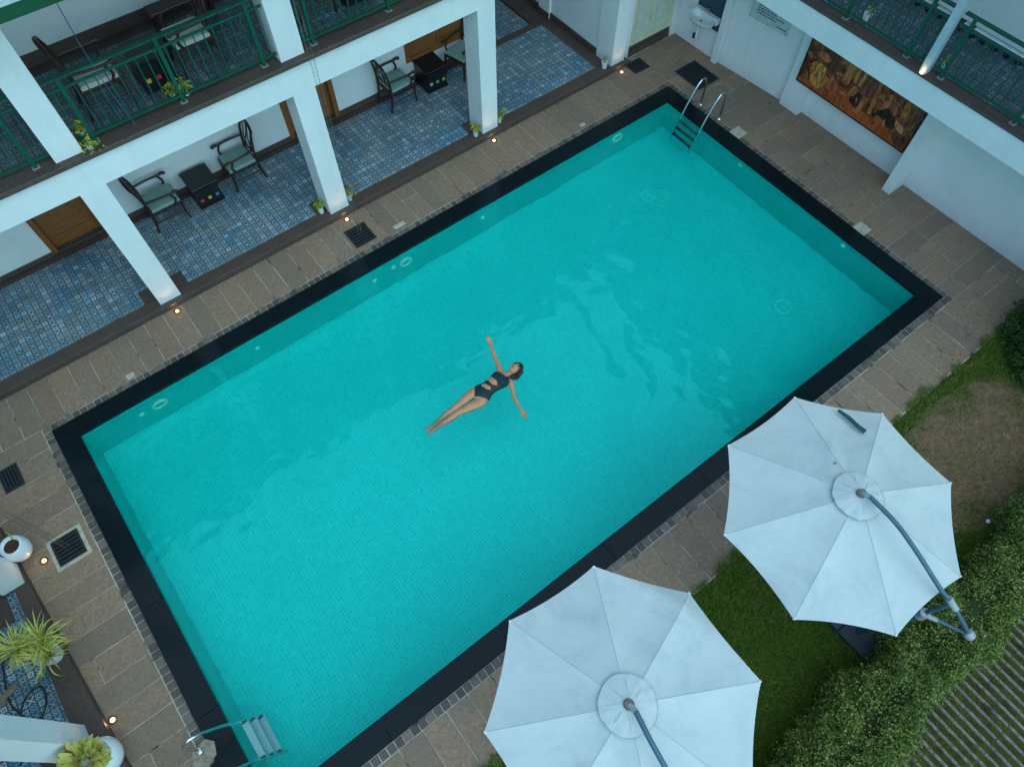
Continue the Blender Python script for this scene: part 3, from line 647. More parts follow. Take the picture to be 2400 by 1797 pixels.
railing('green railing at the far left of the upper balcony, left of the column', -0.6, 2.23, 3.1, [0.2, 1.15, 2.01])
railing('green railing in front of the upper chairs and black table, between two columns', 2.6, 5.39, 3.1, [2.78, 3.99, 5.18])
railing('green upper railing right of the rain chain, cut by the top edge', 5.77, 8.67, 3.1, [5.95, 7.2, 8.4])

# ------------------------------------------------------------------ annex building (east side)
annex = thing('annex_building', 'white side building with a hanging balcony above the wall painting', 'building', (13.9, -3, 0))
wpart('wall', MB().prism([(13.775, 1.145), (13.80, 0.06), (13.97, -1.66), (14.3, -1.66), (14.3, 1.145)], 0, 2.45)
      .box(14.04, 14.3, -9.5, -1.663, 0, 2.45), Wm, annex)
wpart('wall_rib', MB().box(13.72, 13.79, -0.08, 0.05, 0, 2.45), Wm, annex)
wpart('pilaster', MB().box(13.89, 14.038, -2.12, -1.668, 0, 2.2), Wm, annex)
wpart('pilaster', MB().box(13.64, 14.038, -4.53, -4.36, 0, 2.2), Wm, annex)
wpart('floor_beam', MB().box(12.95, 13.15, -9.5, 1.0, 2.16, 2.57), Wm, annex)
wpart('balcony_slab', MB().box(13.153, 14.6, -9.5, 1.0, 2.452, 2.57), Wm, annex)
wpart('balcony_edge', MB().box(12.93, 13.16, -9.5, 1.0, 2.574, 2.61, .006), M['granite'], annex)
f = tile_floor('annex_balcony_floor', 13.163, 14.36, -8.4, 0.9, 2.61, tm='tile_shade'); f['label'] = 'blue patterned tile floor of the side building balcony'
bt = boxmesh('border_tile', 0.09, 0.09, 0.004, M['border'])
for i in range(46): add('border_tile', bt, f, (14.26, -8.3 + i * 0.2, 2.6115), (0, 0, PI / 4))
wpart('upper_wall', MB().box(14.36, 14.6, -9.5, 1.0, 2.573, 5.6), Wm, annex)
wpart('skirting', MB().box(14.335, 14.358, -9.5, 1.0, 2.612, 2.72), M['granite'], annex)
wpart('balcony_post', MB().box(12.96, 13.07, -4.22, -4.11, 2.572, 6.0), plain('blue_white_post_paint', (0.42, 0.52, 0.58), 0.5), annex)
railing('green railing of the side balcony left of the white post, above the painting', -4.09, 0.9, 2.61, [0.1, -1.4, -2.64, -3.79], 'y', 13.09, 0.93, 0.76, 'green railings of the side balcony', 0.125)
railing('green railing of the side balcony right of the white post, at the photo edge', -8.4, -4.24, 2.61, [-8.0, -6.8, -5.60, -4.40], 'y', 13.09, 0.93, 0.76, 'green railings of the side balcony', 0.125)
wpart('shade_eave', MB().box(12.4, 14.8, -12, 1.0, 5.35, 5.5), Wm, annex)  # unseen eave, drawn out and lowered to shade the balcony
wpart('roof', MB().box(13.2, 17.5, -12, 1.0, 5.76, 7.2).prism([(13.6, -12), (17.5, -12), (17.5, 1.0), (13.6, 1.0)], 7.2, 9.6), M['roof'], annex)  # added unseen roof mass, tall and dark to deepen the pool's reflection
# painting
pt = thing('wall_painting', 'wide brown and ochre painting hung under the side balcony', 'painting', (13.86, -3.05, 0.66))
wpart('canvas', MB().box(13.862, 13.885, -4.25, -1.86, .665, 1.70), M['paint'], pt)
wpart('frame', MB().box(13.855, 13.887, -4.27, -4.2502, .645, 1.72).box(13.855, 13.887, -1.8598, -1.84, .645, 1.72).box(13.855, 13.887, -4.25, -1.86, .645, .6648).box(13.855, 13.887, -4.25, -1.86, 1.7002, 1.72), M['tablebl'], pt)
def patch(nm, pts, c, d=0.0015):
    mb = MB(); k = len(pts); x = 13.862 - d
    mb.v = [(x, y, z) for y, z in pts] + [(13.8615, y, z) for y, z in pts]
    mb.f = [tuple(range(k))] + [(i, i + k, (i + 1) % k + k, (i + 1) % k) for i in range(k)]
    wpart(nm, mb, c, pt)
def streaky(name, a, b, ang, sc=9):
    k = NT(name, 0.4, 0.4); mp = k.n('ShaderNodeMapping'); mp.inputs['Rotation'].default_value = (ang, 0, 0); mp.inputs['Scale'].default_value = (1, sc * 2.2, sc * .45); k.l(k.pos(), mp.inputs[0])
    f = k.noise(1.0, 4, .6, mp.outputs[0], .8); k.col(k.ramp(f, [(.38, a), (.62, b)])); return k.m
rust = streaky('rust_ground_brushwork', (.30, .045, .014), (.52, .10, .024), 1.35, 5); cloth = streaky('yellow_cloth_brushwork', (.22, .04, .015), (.80, .36, .07), -.35, 11)
cloth2 = streaky('golden_cloth_brushwork', (.24, .04, .015), (.66, .24, .05), .15, 9); skinb = streaky('skin_brushwork', (.30, .05, .02), (.62, .20, .08), .3, 6)
robe = streaky('brown_robe_brushwork', (.08, .015, .012), (.34, .10, .045), .1, 12); darkb = streaky('dark_brushwork', (.008, .006, .006), (.06, .025, .015), .5, 6)
jar = streaky('dark_red_jar_brushwork', (.05, .012, .01), (.20, .06, .025), 0, 7); pale = streaky('pale_highlight_brushwork', (.34, .07, .025), (.70, .32, .14), .4, 9)
def sm(pts, n=3):
    P_ = [Vector(p) for p in pts]; m_ = len(P_); out = []
    for i in range(m_):
        a, b_, c_, d_ = P_[i - 1], P_[i], P_[(i + 1) % m_], P_[(i + 2) % m_]
        for k in range(n):
            t = k / n; out.append(tuple(.5 * ((2 * b_) + (c_ - a) * t + (2 * a - 5 * b_ + 4 * c_ - d_) * t * t + (3 * b_ - a - 3 * c_ + d_) * t ** 3)))
    return out
L_ = 0
def st(pts, m_, smooth=True):
    global L_; L_ += 1; patch('brushwork', sm(pts, 2) if smooth else pts, m_, .0006 + .00012 * L_)
st([(-1.87, .668), (-4.24, .668), (-4.24, .78), (-3.6, .86), (-3.0, .90), (-2.4, .84), (-1.87, .74)], rust, False)
st([(-2.25, .72), (-2.75, .74), (-2.95, .92), (-2.80, 1.04), (-2.45, 1.0), (-2.2, .9)], rust)
st([(-1.95, 1.35), (-2.3, 1.5), (-2.6, 1.35), (-2.55, 1.1), (-2.2, 1.12)], jar); st([(-2.05, 1.36), (-2.22, 1.42), (-2.34, 1.33), (-2.25, 1.26), (-2.08, 1.28)], skinb)
st([(-2.02, 1.1), (-2.12, 1.2), (-2.32, 1.17), (-2.42, 1.02), (-2.38, .84), (-2.3, .74), (-2.12, .78), (-2.05, .92)], cloth)
st([(-2.12, 1.12), (-2.2, 1.14), (-2.3, .98), (-2.28, .8), (-2.23, .8), (-2.24, .96)], pale); st([(-2.36, 1.1), (-2.50, 1.12), (-2.66, .98), (-2.58, .84), (-2.42, .92)], skinb)
st([(-2.5, 1.28), (-2.78, 1.3), (-2.80, 1.14), (-2.52, 1.12)], robe, False); st([(-2.52, 1.22), (-2.68, 1.25), (-2.68, 1.22), (-2.53, 1.19)], pale, False)
st([(-2.72, 1.58), (-2.86, 1.56), (-2.84, 1.28), (-2.80, 1.12), (-2.72, 1.12), (-2.68, 1.3)], cloth2); st([(-2.84, 1.6), (-3.02, 1.6), (-3.0, 1.3), (-2.88, 1.24)], cloth2)
st([(-2.98, 1.6), (-3.36, 1.6), (-3.34, 1.2), (-3.24, 1.06), (-3.02, 1.12), (-2.94, 1.3)], robe)
st([(-2.98, 1.12), (-3.24, 1.10), (-3.18, .86), (-2.96, .9)], darkb)
st([(-2.94, 1.2), (-3.04, 1.16), (-3.0, 1.02), (-2.86, .94), (-2.74, .92), (-2.72, .95), (-2.86, 1.03)], skinb); st([(-3.16, 1.12), (-3.26, 1.10), (-3.24, .90), (-3.20, .80), (-3.13, .80), (-3.16, .92)], skinb)
st([(-3.12, .84), (-3.2, .85), (-3.2, .78), (-3.11, .78)], pale); st([(-2.72, .965), (-2.8, .96), (-2.86, .93), (-2.76, .925)], pale)
st([(-3.36, .90), (-3.43, .90), (-3.38, 1.66), (-3.32, 1.66)], cloth2, False); st([(-3.03, 1.62), (-3.09, 1.62), (-3.04, 1.22), (-2.99, 1.24)], pale, False)
st([(-3.46, .9), (-3.86, .86), (-3.9, 1.05), (-3.7, 1.22), (-3.5, 1.15)], darkb); st([(-3.46, 1.15), (-3.64, 1.34), (-3.8, 1.28), (-3.82, 1.12), (-3.66, 1.2), (-3.52, 1.05)], skinb)
st([(-3.56, 1.4), (-3.66, 1.44), (-3.72, 1.36), (-3.64, 1.3)], cloth2); st([(-3.5, .84), (-3.7, .74), (-3.88, .78), (-3.8, .9), (-3.56, .98)], rust)
st([(-3.84, 1.62), (-4.2, 1.62), (-4.2, 1.1), (-4.0, 1.02), (-3.9, 1.2)], robe); st([(-3.9, 1.5), (-3.98, 1.5), (-4.02, 1.18), (-3.92, 1.16)], cloth2)
st([(-3.88, 1.10), (-4.04, 1.06), (-4.14, .98), (-4.08, .92), (-3.92, .98)], pale); st([(-3.98, .92), (-4.18, .9), (-4.22, .74), (-4.08, .68), (-3.96, .78)], jar)
rs = random.Random(5)
for k in range(70):      # loose strokes over the figures
    y = rs.uniform(-4.18, -1.95); z = rs.uniform(.74, 1.62); L = rs.uniform(.05, .16); a = rs.choice((1.2, 1.5, .3, 2.0)) + rs.uniform(-.3, .3); wd = rs.uniform(.006, .016)
    dy, dz = math.cos(a), math.sin(a); m_ = rs.choice((darkb, robe, rust, cloth, cloth2, skinb, darkb, jar))
    st([(y - dy * L / 2, z - dz * L / 2), (y - dz * wd, z + dy * wd), (y + dy * L / 2, z + dz * L / 2), (y + dz * wd * .6, z - dy * wd * .6)], m_)
# notice board
sg = thing('notice_board', 'pale notice board with rows of dark text beside the wall painting', 'sign', (13.8, -0.9, 1.2))
def sx_(y): return 13.80 - 0.0988 * (y - 0.06) * 1.0
def slant(y0_, y1_, z0_, z1_, off, th):
    mb = MB(); mb.v = []
    for z in (z0_, z1_):
        for (y, o) in ((y0_, off), (y1_, off), (y1_, off + th), (y0_, off + th)): mb.v.append((sx_(y) - o, y, z))
    mb.f = [(0, 1, 2, 3), (7, 6, 5, 4), (0, 4, 5, 1), (1, 5, 6, 2), (2, 6, 7, 3), (3, 7, 4, 0)]; return mb
wpart('board', slant(-1.31, -0.44, 1.2, 1.80, 0.004, 0.012), M['sign'], sg)
for li, (z, ln) in enumerate(((1.70, .52), (1.64, .60), (1.59, .66), (1.54, .62), (1.49, .66), (1.44, .42), (1.39, .60), (1.34, .44), (1.27, .16))):
    mb = MB(); y = -.58 if li < 8 else -1.05; end = y - ln
    while y > end:
        wl_ = random.uniform(.03, .08); s_ = slant(y - wl_, y, z, z + .02, 0.0165, 0.001); nn = len(mb.v); mb.v += s_.v; mb.f += [tuple(i + nn for i in q) for q in s_.f]; y -= wl_ + .014
    wpart('line_of_text', mb, M['ink'], sg)
for y in (-.48, -.87, -1.27): wpart('screw', slant(y - .009, y + .009, 1.215, 1.233, .0165, .003), M['ink'], sg)
# washbasin with tiled splash panel
wb = thing('washbasin', 'white wall mounted washbasin in front of a patterned tile panel', 'washbasin', (13.6, 0.4, 0.8))
bs = MB().loft([((13.64, .4, .62), (.05, 0, 0), (0, .12, 0)), ((13.58, .4, .72), (.16, 0, 0), (0, .26, 0)), ((13.56, .4, .82), (.21, 0, 0), (0, .31, 0)), ((13.56, .4, .85), (.215, 0, 0), (0, .32, 0)), ((13.55, .4, .85), (.17, 0, 0), (0, .27, 0)), ((13.56, .4, .76), (.10, 0, 0), (0, .17, 0))], 28)
wpart('bowl', bs, M['ceramic'], wb, True); wpart('back_ledge', MB().box(13.66, 13.77, .1, .7, .76, .875, .01), M['ceramic'], wb)
wpart('drain_hole', MB().lathe([(.022, .762), (.022, .768), (0, .768)], 12, 13.56, .4), M['iron'], wb)
wpart('tap', MB().tube([(13.72, .4, .87), (13.72, .4, .97), (13.64, .4, .99), (13.60, .4, .96)], .014, 8), M['steel'], wb, True)
wpart('waste_pipe', MB().tube([(13.66, .5, .64), (13.66, .5, .3), (13.7, .5, .27)], .022, 8), M['ceramic'], wb); wpart('pipe_end', MB().tube([(13.69, .58, .24), (13.69, .58, .34)], .03, 10), M['iron'], wb)
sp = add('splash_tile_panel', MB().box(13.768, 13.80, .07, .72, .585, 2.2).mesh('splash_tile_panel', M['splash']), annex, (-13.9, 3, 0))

# ------------------------------------------------------------------ west terrace
terr = MB().prism([(-1.065, -1.02), (-0.60, -7.0), (-0.9, -7.0), (-1.18, -3.4), (-1.33, -1.05)], 0.0, 0.11)
west = thing('terrace_building', 'white building with two square columns at the lower left corner', 'building', (-1.3, -3, 0))
wpart('terrace_edge', MB().prism([(-1.07, -1.02), (-3.2, -1.02), (-3.2, -1.3), (-1.175, -1.3), (-1.175, -4.0), (-1.175, -7.0), (-0.66, -7.0)], -0.06, 0.11), M['granite'], west)
f = tile_floor('terrace_floor', -3.2, -1.18, -7.0, -1.31, 0.06); f['label'] = 'blue patterned tile floor of the lower left terrace'
wpart('column', MB().box(-1.31, -1.03, -2.03, -1.72, 0.111, 5.2), Wm, west); wpart('column', MB().box(-1.33, -1.04, -4.43, -4.14, 0.111, 5.2), Wm, west)
wpart('column_footing', MB().box(-1.62, -1.31, -2.4, -1.31, 0.0, 0.108), M['granite'], west); wpart('column_footing', MB().box(-1.60, -1.31, -4.7, -3.95, 0.0, .108), M['granite'], west)
wpart('column_base_band', MB().box(-1.335, -1.315, -2.05, -1.70, .112, .2), M['granite'], west)
wpart('upper_slab', MB().box(-6, -1.33, -9, -0.9, 3.0, 3.3), Wm, west)
wpart('back_wall', MB().box(-3.6, -3.4, -9, -1.0, 0, 3.0), Wm, west)

# ------------------------------------------------------------------ grates, plates, lamps in the paving
def grate(label, cx_, cy_, sx, sy, bars, along='x', frame=M['iron'], surround=None):
    t = thing('drain_grate', label, 'drain grate', (cx_, cy_, 0), 0, 'drain grates in the pool deck')
    if surround: add('stone_surround', MB().box(-sx / 2 - .05, sx / 2 + .05, -sy / 2 - .05, sy / 2 + .05, 0.0025, 0.0075).mesh('stone_surround', M['plate']), t)
    add('sump', MB().box(-sx / 2 + .002, sx / 2 - .002, -sy / 2 + .002, sy / 2 - .002, 0.0078, 0.0095).mesh('sump', M['black']), t)
    fr = MB(); q = .022
    fr.box(-sx / 2, sx / 2, -sy / 2, -sy / 2 + q, .0098, .022).box(-sx / 2, sx / 2, sy / 2 - q, sy / 2, .0098, .022).box(-sx / 2, -sx / 2 + q, -sy / 2 + q, sy / 2 - q, .0098, .022).box(sx / 2 - q, sx / 2, -sy / 2 + q, sy / 2 - q, .0098, .022)
    add('frame', fr.mesh('frame', frame), t)
    for i in range(bars):
        u = (i + .5) / bars
        if along == 'x': yy = -sy / 2 + q + u * (sy - 2 * q); b_ = MB().box(-sx / 2 + q, sx / 2 - q, yy - .011, yy + .011, .0098, .02)
        else: xx = -sx / 2 + q + u * (sx - 2 * q); b_ = MB().box(xx - .011, xx + .011, -sy / 2 + q, sy / 2 - q, .0098, .02)
        add('bar', b_.mesh('bar', frame), t)
grate('square iron drain grate under the rain chain beside the middle column', 5.59, .44, .40, .44, 6)
grate('small iron drain grate beside the dark granite step at the passage corner', 12.42, .83, .38, .33, 6)
grate('large dark square grate behind the far pool ladder', 13.18, -.11, .56, .70, 11, 'x')
grate('iron drain grate cut by the left edge of the photo', -.72, -.38, .27, .40, 5, 'y')
grate('pale framed drain grate under the rain chain near the white pot', -.435, -1.86, .37, .40, 6, surround=True)
for lb, x, y, s in (('beige square deck plate next to the far pool ladder', 12.65, -1.77, .25), ('beige square deck plate between pool and right hand wall, opposite the painting end', 12.6, -4.75, .25)):
    t = thing('deck_plate', lb, 'deck plate', (x, y, 0), 0, 'beige deck plates'); add('plate', boxmesh('plate', s, s, .006, M['plate'], .002), t, (0, 0, .004)); add('keyhole', MB().lathe([(.012, 0), (.012, .003), (0, .003)], 10).mesh('keyhole', M['iron']), t, (-.05, -.03, .0102))
for lb, x, y, sx, sy in (('small pale square plate in the paving beside the sett row, left part', 1.30, .19, .12, .10), ('pale worn stone patch beside the middle drain grate', 6.25, .22, .22, .09), ('small reddish stone chip by the sett row near the passage', 10.42, .2, .12, .08)):
    tag(add('inspection_plate', boxmesh('inspection_plate', sx, sy, .005, M['plate'], .002), None, (x, y, .003)), lb, 'plate')
def uplight(label, x, y, aim, z=0.0, e=1.5):
    t = thing('ground_uplight', label, 'ground lamp', (x, y, z), 0, 'lit ground lamps at the columns')
    add('rim', MB().lathe([(.055, 0.002), (.055, .010), (.034, .013), (.032, .006)], 24).mesh('rim', M['brass'], True), t)
    add('lens', MB().lathe([(.028, .008), (.022, .014), (0, .016)], 20).mesh('lens', M['glow'], True), t)
    l = bpy.data.lights.new('lamp_light', 'SPOT'); l.energy = e; l.color = (1, .50, .22); l.spot_size = math.radians(75); l.spot_blend = 0.9; l.shadow_soft_size = .03
    lo = bpy.data.objects.new('lamp_light', l); C.objects.link(lo); lo.parent = t; lo.location = (0, 0, .03)
    p_ = bpy.data.lights.new('glow_light', 'POINT'); p_.energy = e * .07; p_.color = (1, .58, .28); p_.shadow_soft_size = .02
    po_ = bpy.data.objects.new('glow_light', p_); C.objects.link(po_); po_.parent = t; po_.location = (0, 0, .055)
    d_ = Vector(aim) - Vector((x, y, z)); lo.rotation_euler = d_.to_track_quat('-Z', 'Y').to_euler()
    return t
uplight('glowing ground lamp below the end column by the passage', 12.04, .885, (12.04, 1.05, .7))
uplight('glowing ground lamp below the column right of the three drawer table', 8.82, .89, (8.84, 1.06, .7))
uplight('glowing ground lamp below the middle column, beside the chain drain grate', 5.59, .893, (5.59, 1.06, .7))
uplight('glowing ground lamp below the left column, near the brown door', 2.39, .882, (2.4, 1.06, .7))
uplight('glowing ground lamp between the white pot and the framed grate', -.767, -1.833, (-1.1, -1.85, .6), e=0.9)
uplight('glowing ground lamp beside the yellow leaved pot at lower left', -.79, -4.256, (-1.1, -4.28, .6), e=0.9)
uplight('small lamp glowing at the foot of the white balcony post', 12.95, -4.165, (13.0, -4.165, 3.2), 2.612, e=1.2)

# ------------------------------------------------------------------ pool ladders
def arc(pts, n=8):
    """Catmull-Rom through the points"""
    P_ = [Vector(p) for p in pts]; P_ = [2 * P_[0] - P_[1]] + P_ + [2 * P_[-1] - P_[-2]]; out = []
    for i in range(1, len(P_) - 2):
        for k in range(n):
            t = k / n; a, b, c, d_ = P_[i - 1], P_[i], P_[i + 1], P_[i + 2]
            out.append(tuple(0.5 * ((2 * b) + (c - a) * t + (2 * a - 5 * b + 4 * c - d_) * t * t + (3 * b - a - 3 * c + d_) * t ** 3)))
    out.append(tuple(P_[-2])); return out
def ladder(label, base, s, y_a, y_b, smat, hw):
    """rails run along x: s=-1 goes down towards -x"""
    t = thing('pool_ladder', label, 'pool ladder', base, 0, 'steel pool ladders')
    for y in (y_a, y_b):
        yy = y - base[1]
        pts = [(0, yy, 0.01), (0, yy, .30), (-.02 * -s, yy, .52), (s * .10, yy, .64), (s * .22, yy, .60), (s * .36, yy, .36), (s * .48, yy, .10), (s * .535, yy, -.10), (s * .60, yy, -.32), (s * .72, yy, -.72)]
        add('rail', MB().tube(arc(pts, 6), .020, 10).mesh('rail', M['steel'], True), t)
        add('foot_flange', MB().lathe([(.05, .001), (.05, .012), (.03, .03), (0, .03)], 18, 0, yy).mesh('foot_flange', M['steel'], True), t)
    lo, hi = min(y_a, y_b) - base[1], max(y_a, y_b) - base[1]
    for k, (z, q) in enumerate(((-.13, .545), (-.33, .605), (-.53, .665))):
        st = add('step', MB().box(s * q - hw, s * q + hw, lo + .02, hi - .02, z - .012, z + .012).mesh('step', smat), t)
        for e in (lo + .02, hi - .02): add('step_bracket', MB().box(s * q - .03, s * q + .03, e - .015, e + .015, z - .03, z + .03).mesh('step_bracket', M['iron']), st)
        for gg in range(9): add('tread_ridge', boxmesh('tread_ridge', hw * 1.7, .012, .004, M['steel2'] if smat is M['steel2'] else smat), st, (s * q, lo + .06 + gg * (hi - lo - .12) / 8, z + .0125))
ladder('far steel pool ladder beside the large dark grate', (12.632, -1.03, 0), -1, -.775, -1.28, M['shade_steel'], .03)
ladder('near steel pool ladder with pale treads at the bottom edge of the photo', (-.10, -5.46, 0), 1, -5.20, -5.72, M['steel2'], .04)
t = thing('deck_opening', 'broken pale mortar patch round the foot of the near ladder', 'mortar patch', (-.05, -5.3, 0))
add('mortar_patch', MB().prism([(-.12, .14), (-.18, -.02), (-.16, -.3), (-.08, -.34), (-.02, -.12), (.10, -.06), (.14, .08), (.06, .17)], .002, .0165).mesh('mortar_patch', plain('rough_grey_mortar', (.30, .24, .18), .9, var=.4, scale=20, bump=.6)), t)
add('dark_hollow', MB().prism([(-.02, -.14), (.09, -.10), (.11, -.25), (-.05, -.30)], .002, .0068 + .008).mesh('dark_hollow', M['black']), t)

# ------------------------------------------------------------------ rain chains and cable
def rain_chain(label, x, y, z1):
    t = thing('rain_chain', label, 'rain chain', (x, y, 0), 0, 'metal rain chains hanging from the roof gutter')
    L = .07; n = int(z1 / (L * .86))
    def link():
        pts = []
        for k in range(15):
            a = 2 * PI * k / 14; pts.append((.013 * math.cos(a), 0, L / 2 * math.sin(a)))
        return MB().tube(pts, .0022, 4, False).mesh('link', M['chain'], True)
    me_ = link()
    for ox, oy in ((-.026, .0), (.026, 0)):
        for i in range(n): add('link', me_, t, (ox + random.uniform(-.003, .003), oy, .05 + i * L * .86 + ox), (0, random.uniform(-.06, .06), (PI / 2 if i % 2 else 0) + .6 + random.uniform(-.2, .2)))
rain_chain('thin metal rain chain hanging beside the middle column into the grate', 5.60, .45, 5.25)
rain_chain('thin metal rain chain hanging at the left edge into the framed grate', -.435, -1.86, 5.0)
tag(add('hanging_cable', MB().tube([(3.22, .995, 5.2), (3.2, .99, 4.4), (3.22, .985, 3.8), (3.29, .975, 3.2)], .006, 6).mesh('hanging_cable', M['cable'], True)), 'thin blue cable hanging in front of the upper green railing', 'cable')
hz = .075
hp = [(-1.5, -2.5), (-1.62, -2.9), (-1.68, -3.3), (-1.64, -3.5), (-1.5, -3.75), (-1.36, -3.66), (-1.30, -3.5), (-1.33, -3.38), (-1.46, -3.38), (-1.6, -3.5), (-1.72, -3.75), (-1.8, -4.1)]
tag(add('garden_hose', MB().tube(arc([(x, y, hz + .004 * (i % 3)) for i, (x, y) in enumerate(hp)], 8), .011, 8).mesh('garden_hose', M['hose'], True)), 'black hose looped on the blue tiles at lower left', 'hose')
tag(add('wood_block', MB().box(-.12, .12, -.035, .035, 0, .04, .005).mesh('wood_block', M['woodpale']), None, (-1.66, -3.22, .062), (0, 0, .35)), 'pale wooden offcut lying on the blue tiles at the left edge', 'wood block')

# ------------------------------------------------------------------ chairs and tables
def make_chair(label, cush):
    t = thing('armchair', label, 'armchair', (0, 0, 0), 0, 'dark wooden armchairs on the verandahs')
    W_ = M['dwood']
    for s in (-1, 1):
        add('leg', MB().tube([(.27, s * .235, 0), (.25, s * .235, .2), (.25, s * .235, .40)], [.019, .023, .027], 8).mesh('leg', W_, True), t)
        add('leg', MB().tube([(-.31, s * .225, 0), (-.265, s * .225, .22), (-.25, s * .225, .42)], [.02, .024, .026], 8).mesh('leg', W_, True), t)
        add('back_post', MB().tube([(-.25, s * .225, .41), (-.262, s * .226, .62), (-.30, s * .225, .84), (-.345, s * .20, .98)], [.026, .024, .022, .02], 8).mesh('back_post', W_, True), t)
        add('arm', MB().tube(arc([(-.265, s * .235, .67), (-.05, s * .26, .665), (.16, s * .262, .655), (.25, s * .262, .665), (.285, s * .262, .635)], 4), [.02] * 9 + [.022, .025, .027, .027, .027, .03, .03, .028][:8], 8).mesh('arm', W_, True), t)
        add('arm_support', MB().tube(arc([(.16, s * .25, .42), (.20, s * .262, .52), (.15, s * .262, .645)], 4), .019, 8).mesh('arm_support', W_, True), t)
        add('stretcher', MB().tube([(-.27, s * .228, .2), (.25, s * .235, .2)], .012, 6).mesh('stretcher', W_, True), t)
    add('seat_frame', MB().box(-.27, .27, -.25, .25, .38, .425, .008).mesh('seat_frame', W_), t)
    add('cushion', MB().box(-.235, .255, -.235, .235, .426, .475, .018).mesh('cushion', cush), t)
    add('crest_rail', MB().tube(arc([(-.345, -.215, .97), (-.37, -.1, 1.03), (-.375, 0, 1.05), (-.37, .1, 1.03), (-.345, .215, .97)], 4), .024, 8).mesh('crest_rail', W_, True), t)
    add('lower_back_rail', MB().tube([(-.262, -.22, .56), (-.262, .22, .56)], .016, 8).mesh('lower_back_rail', W_, True), t)
    for k, (a, b) in enumerate(((-.13, -.02), (-.05, -.16), (.05, .16), (.13, .02))):
        add('back_slat', MB().tube(arc([(-.265, a, .57), (-.285, (a * .3 + b * .7), .72), (-.33, b * .8, .88), (-.365, b, 1.02)], 3), .011, 6).mesh('back_slat', W_, True), t)
    return t
def make_table(label, cols):
    t = thing('side_table', label, 'side table', (0, 0, 0), 0, 'black side tables between the armchairs')
    B_ = M['tablebl']
    add('table_top', MB().box(-.24, .24, -.26, .26, .42, .455, .006).mesh('table_top', B_), t)
    add('cabinet', MB().box(-.215, .215, -.23, .24, .04, .418).mesh('cabinet', B_), t)
    add('plinth', MB().box(-.23, .23, -.25, .25, 0, .038).mesh('plinth', B_), t)
    for i, c in enumerate(cols): 
        dr = add('drawer', MB().box(-.205 + i * .14, -.075 + i * .14, -.246, -.2305, .10, .39).mesh('drawer', B_), t)
        add('tile_inset', MB().box(-.168 + i * .14, -.112 + i * .14, -.254, -.2465, .15, .206).mesh('tile_inset', M[c]), dr)
    return t
ch = make_chair('dark armchair with teal seat left of the table with red, yellow and blue tiles', M['cushion']); ch.location = (3.155, 2.72, .12)
dup(ch, (4.62, 2.76, .12), PI, 'dark armchair with teal seat right of the table with red, yellow and blue tiles')
dup(ch, (7.93, 2.80, .12), .04, 'dark armchair with crossed back slats left of the table under the brown window')
dup(ch, (9.45, 2.74, .12), PI + .25, 'teal seated armchair half hidden behind the column under the brown window')
tb = make_table('black side table with red, yellow and blue tiles on the lower verandah', ('red', 'yellow', 'blue')); tb.location = (3.875, 2.765, .12)
tb2 = make_table('black side table with pale tiles below the brown window', ('cushion2', 'cushion', 'yellow')); tb2.location = (8.73, 2.84, .12); tb2.rotation_euler = (0, 0, -.02)
ch2 = make_chair('upper balcony armchair with pale seat, left of the upper black table', M['cushion2']); ch2.location = (3.2, 1.76, 3.1)
dup(ch2, (4.5, 1.80, 3.1), PI, 'upper balcony armchair with pale seat, right of the upper black table')
tb3 = make_table('black side table behind the upper green railing with yellow and red tiles', ('yellow', 'red', 'dwood')); tb3.location = (3.9, 1.83, 3.1)
dup(ch2, (6.32, 1.85, 3.1), 0, 'upper armchair at the top edge, left of the three colour table')
tb4 = make_table('black table at the top edge behind the railing with blue, red and yellow tiles', ('blue', 'red', 'yellow')); tb4.location = (6.98, 1.85, 3.1)
# low bench and a coat stand against the upper wall
t = thing('wooden_bench', 'long dark bench against the upper balcony wall', 'bench', (4.75, 2.72, 3.1))
add('seat', MB().box(-.45, .45, -.14, .14, .30, .34, .006).mesh('seat', M['dwood']), t)
for xx in (-.40, .40):
    for yy in (-.10, .10): add('leg', MB().box(xx - .025, xx + .025, yy - .025, yy + .025, 0, .299).mesh('leg', M['dwood']), t)

# ------------------------------------------------------------------ plants
def leafquads(n, cen, size, rng_, up=0.3, asp=.6):
    """n leaf quads around centre points cen (n,3)"""
    d = rng_.normal(size=(n, 3)); d[:, 2] = np.abs(d[:, 2]) * .6 + up; d /= np.linalg.norm(d, axis=1)[:, None]
    a = rng_.normal(size=(n, 3)); u = np.cross(d, a); u /= np.linalg.norm(u, axis=1)[:, None]; v = np.cross(d, u)
    s = (size * rng_.uniform(.6, 1.3, n))[:, None]
    return np.stack([cen - u * s, cen - v * s * asp, cen + u * s, cen + v * s * asp], 1)
def small_pot(label, x, y, z, seed, r=.055, h=.13, leaf=.03, n=70, spread=.09, droop=0.0):
    t = thing('potted_plant', label, 'potted plant', (x, y, z), 0, 'small white pots with yellow green plants')
    add('pot', MB().lathe([(r * .72, 0), (r, h), (r * .86, h), (r * .84, h - .02)], 20).mesh('pot', M['potw'], True), t)
    add('soil', MB().lathe([(r * .83, h - .025), (0, h - .018)], 14).mesh('soil', M['soil']), t)
    rg = np.random.RandomState(seed)
    c = rg.normal(size=(n, 3)) * np.array([spread * .55, spread * .55, .035]) + np.array([0, 0, h + .05])
    c[:, 2] -= droop * np.hypot(c[:, 0], c[:, 1])
    add('foliage', quads_mesh('foliage', leafquads(n, c, leaf, rg), M['yleaf']), t)
    st = MB()
    for i in range(7):
        q = c[(i * 5) % n]; st.tube([(0, 0, h - .02), (q[0] * .5, q[1] * .5, h + .03), tuple(q)], .003, 4)
    add('stem', st.mesh('stem', M['bark']), t)
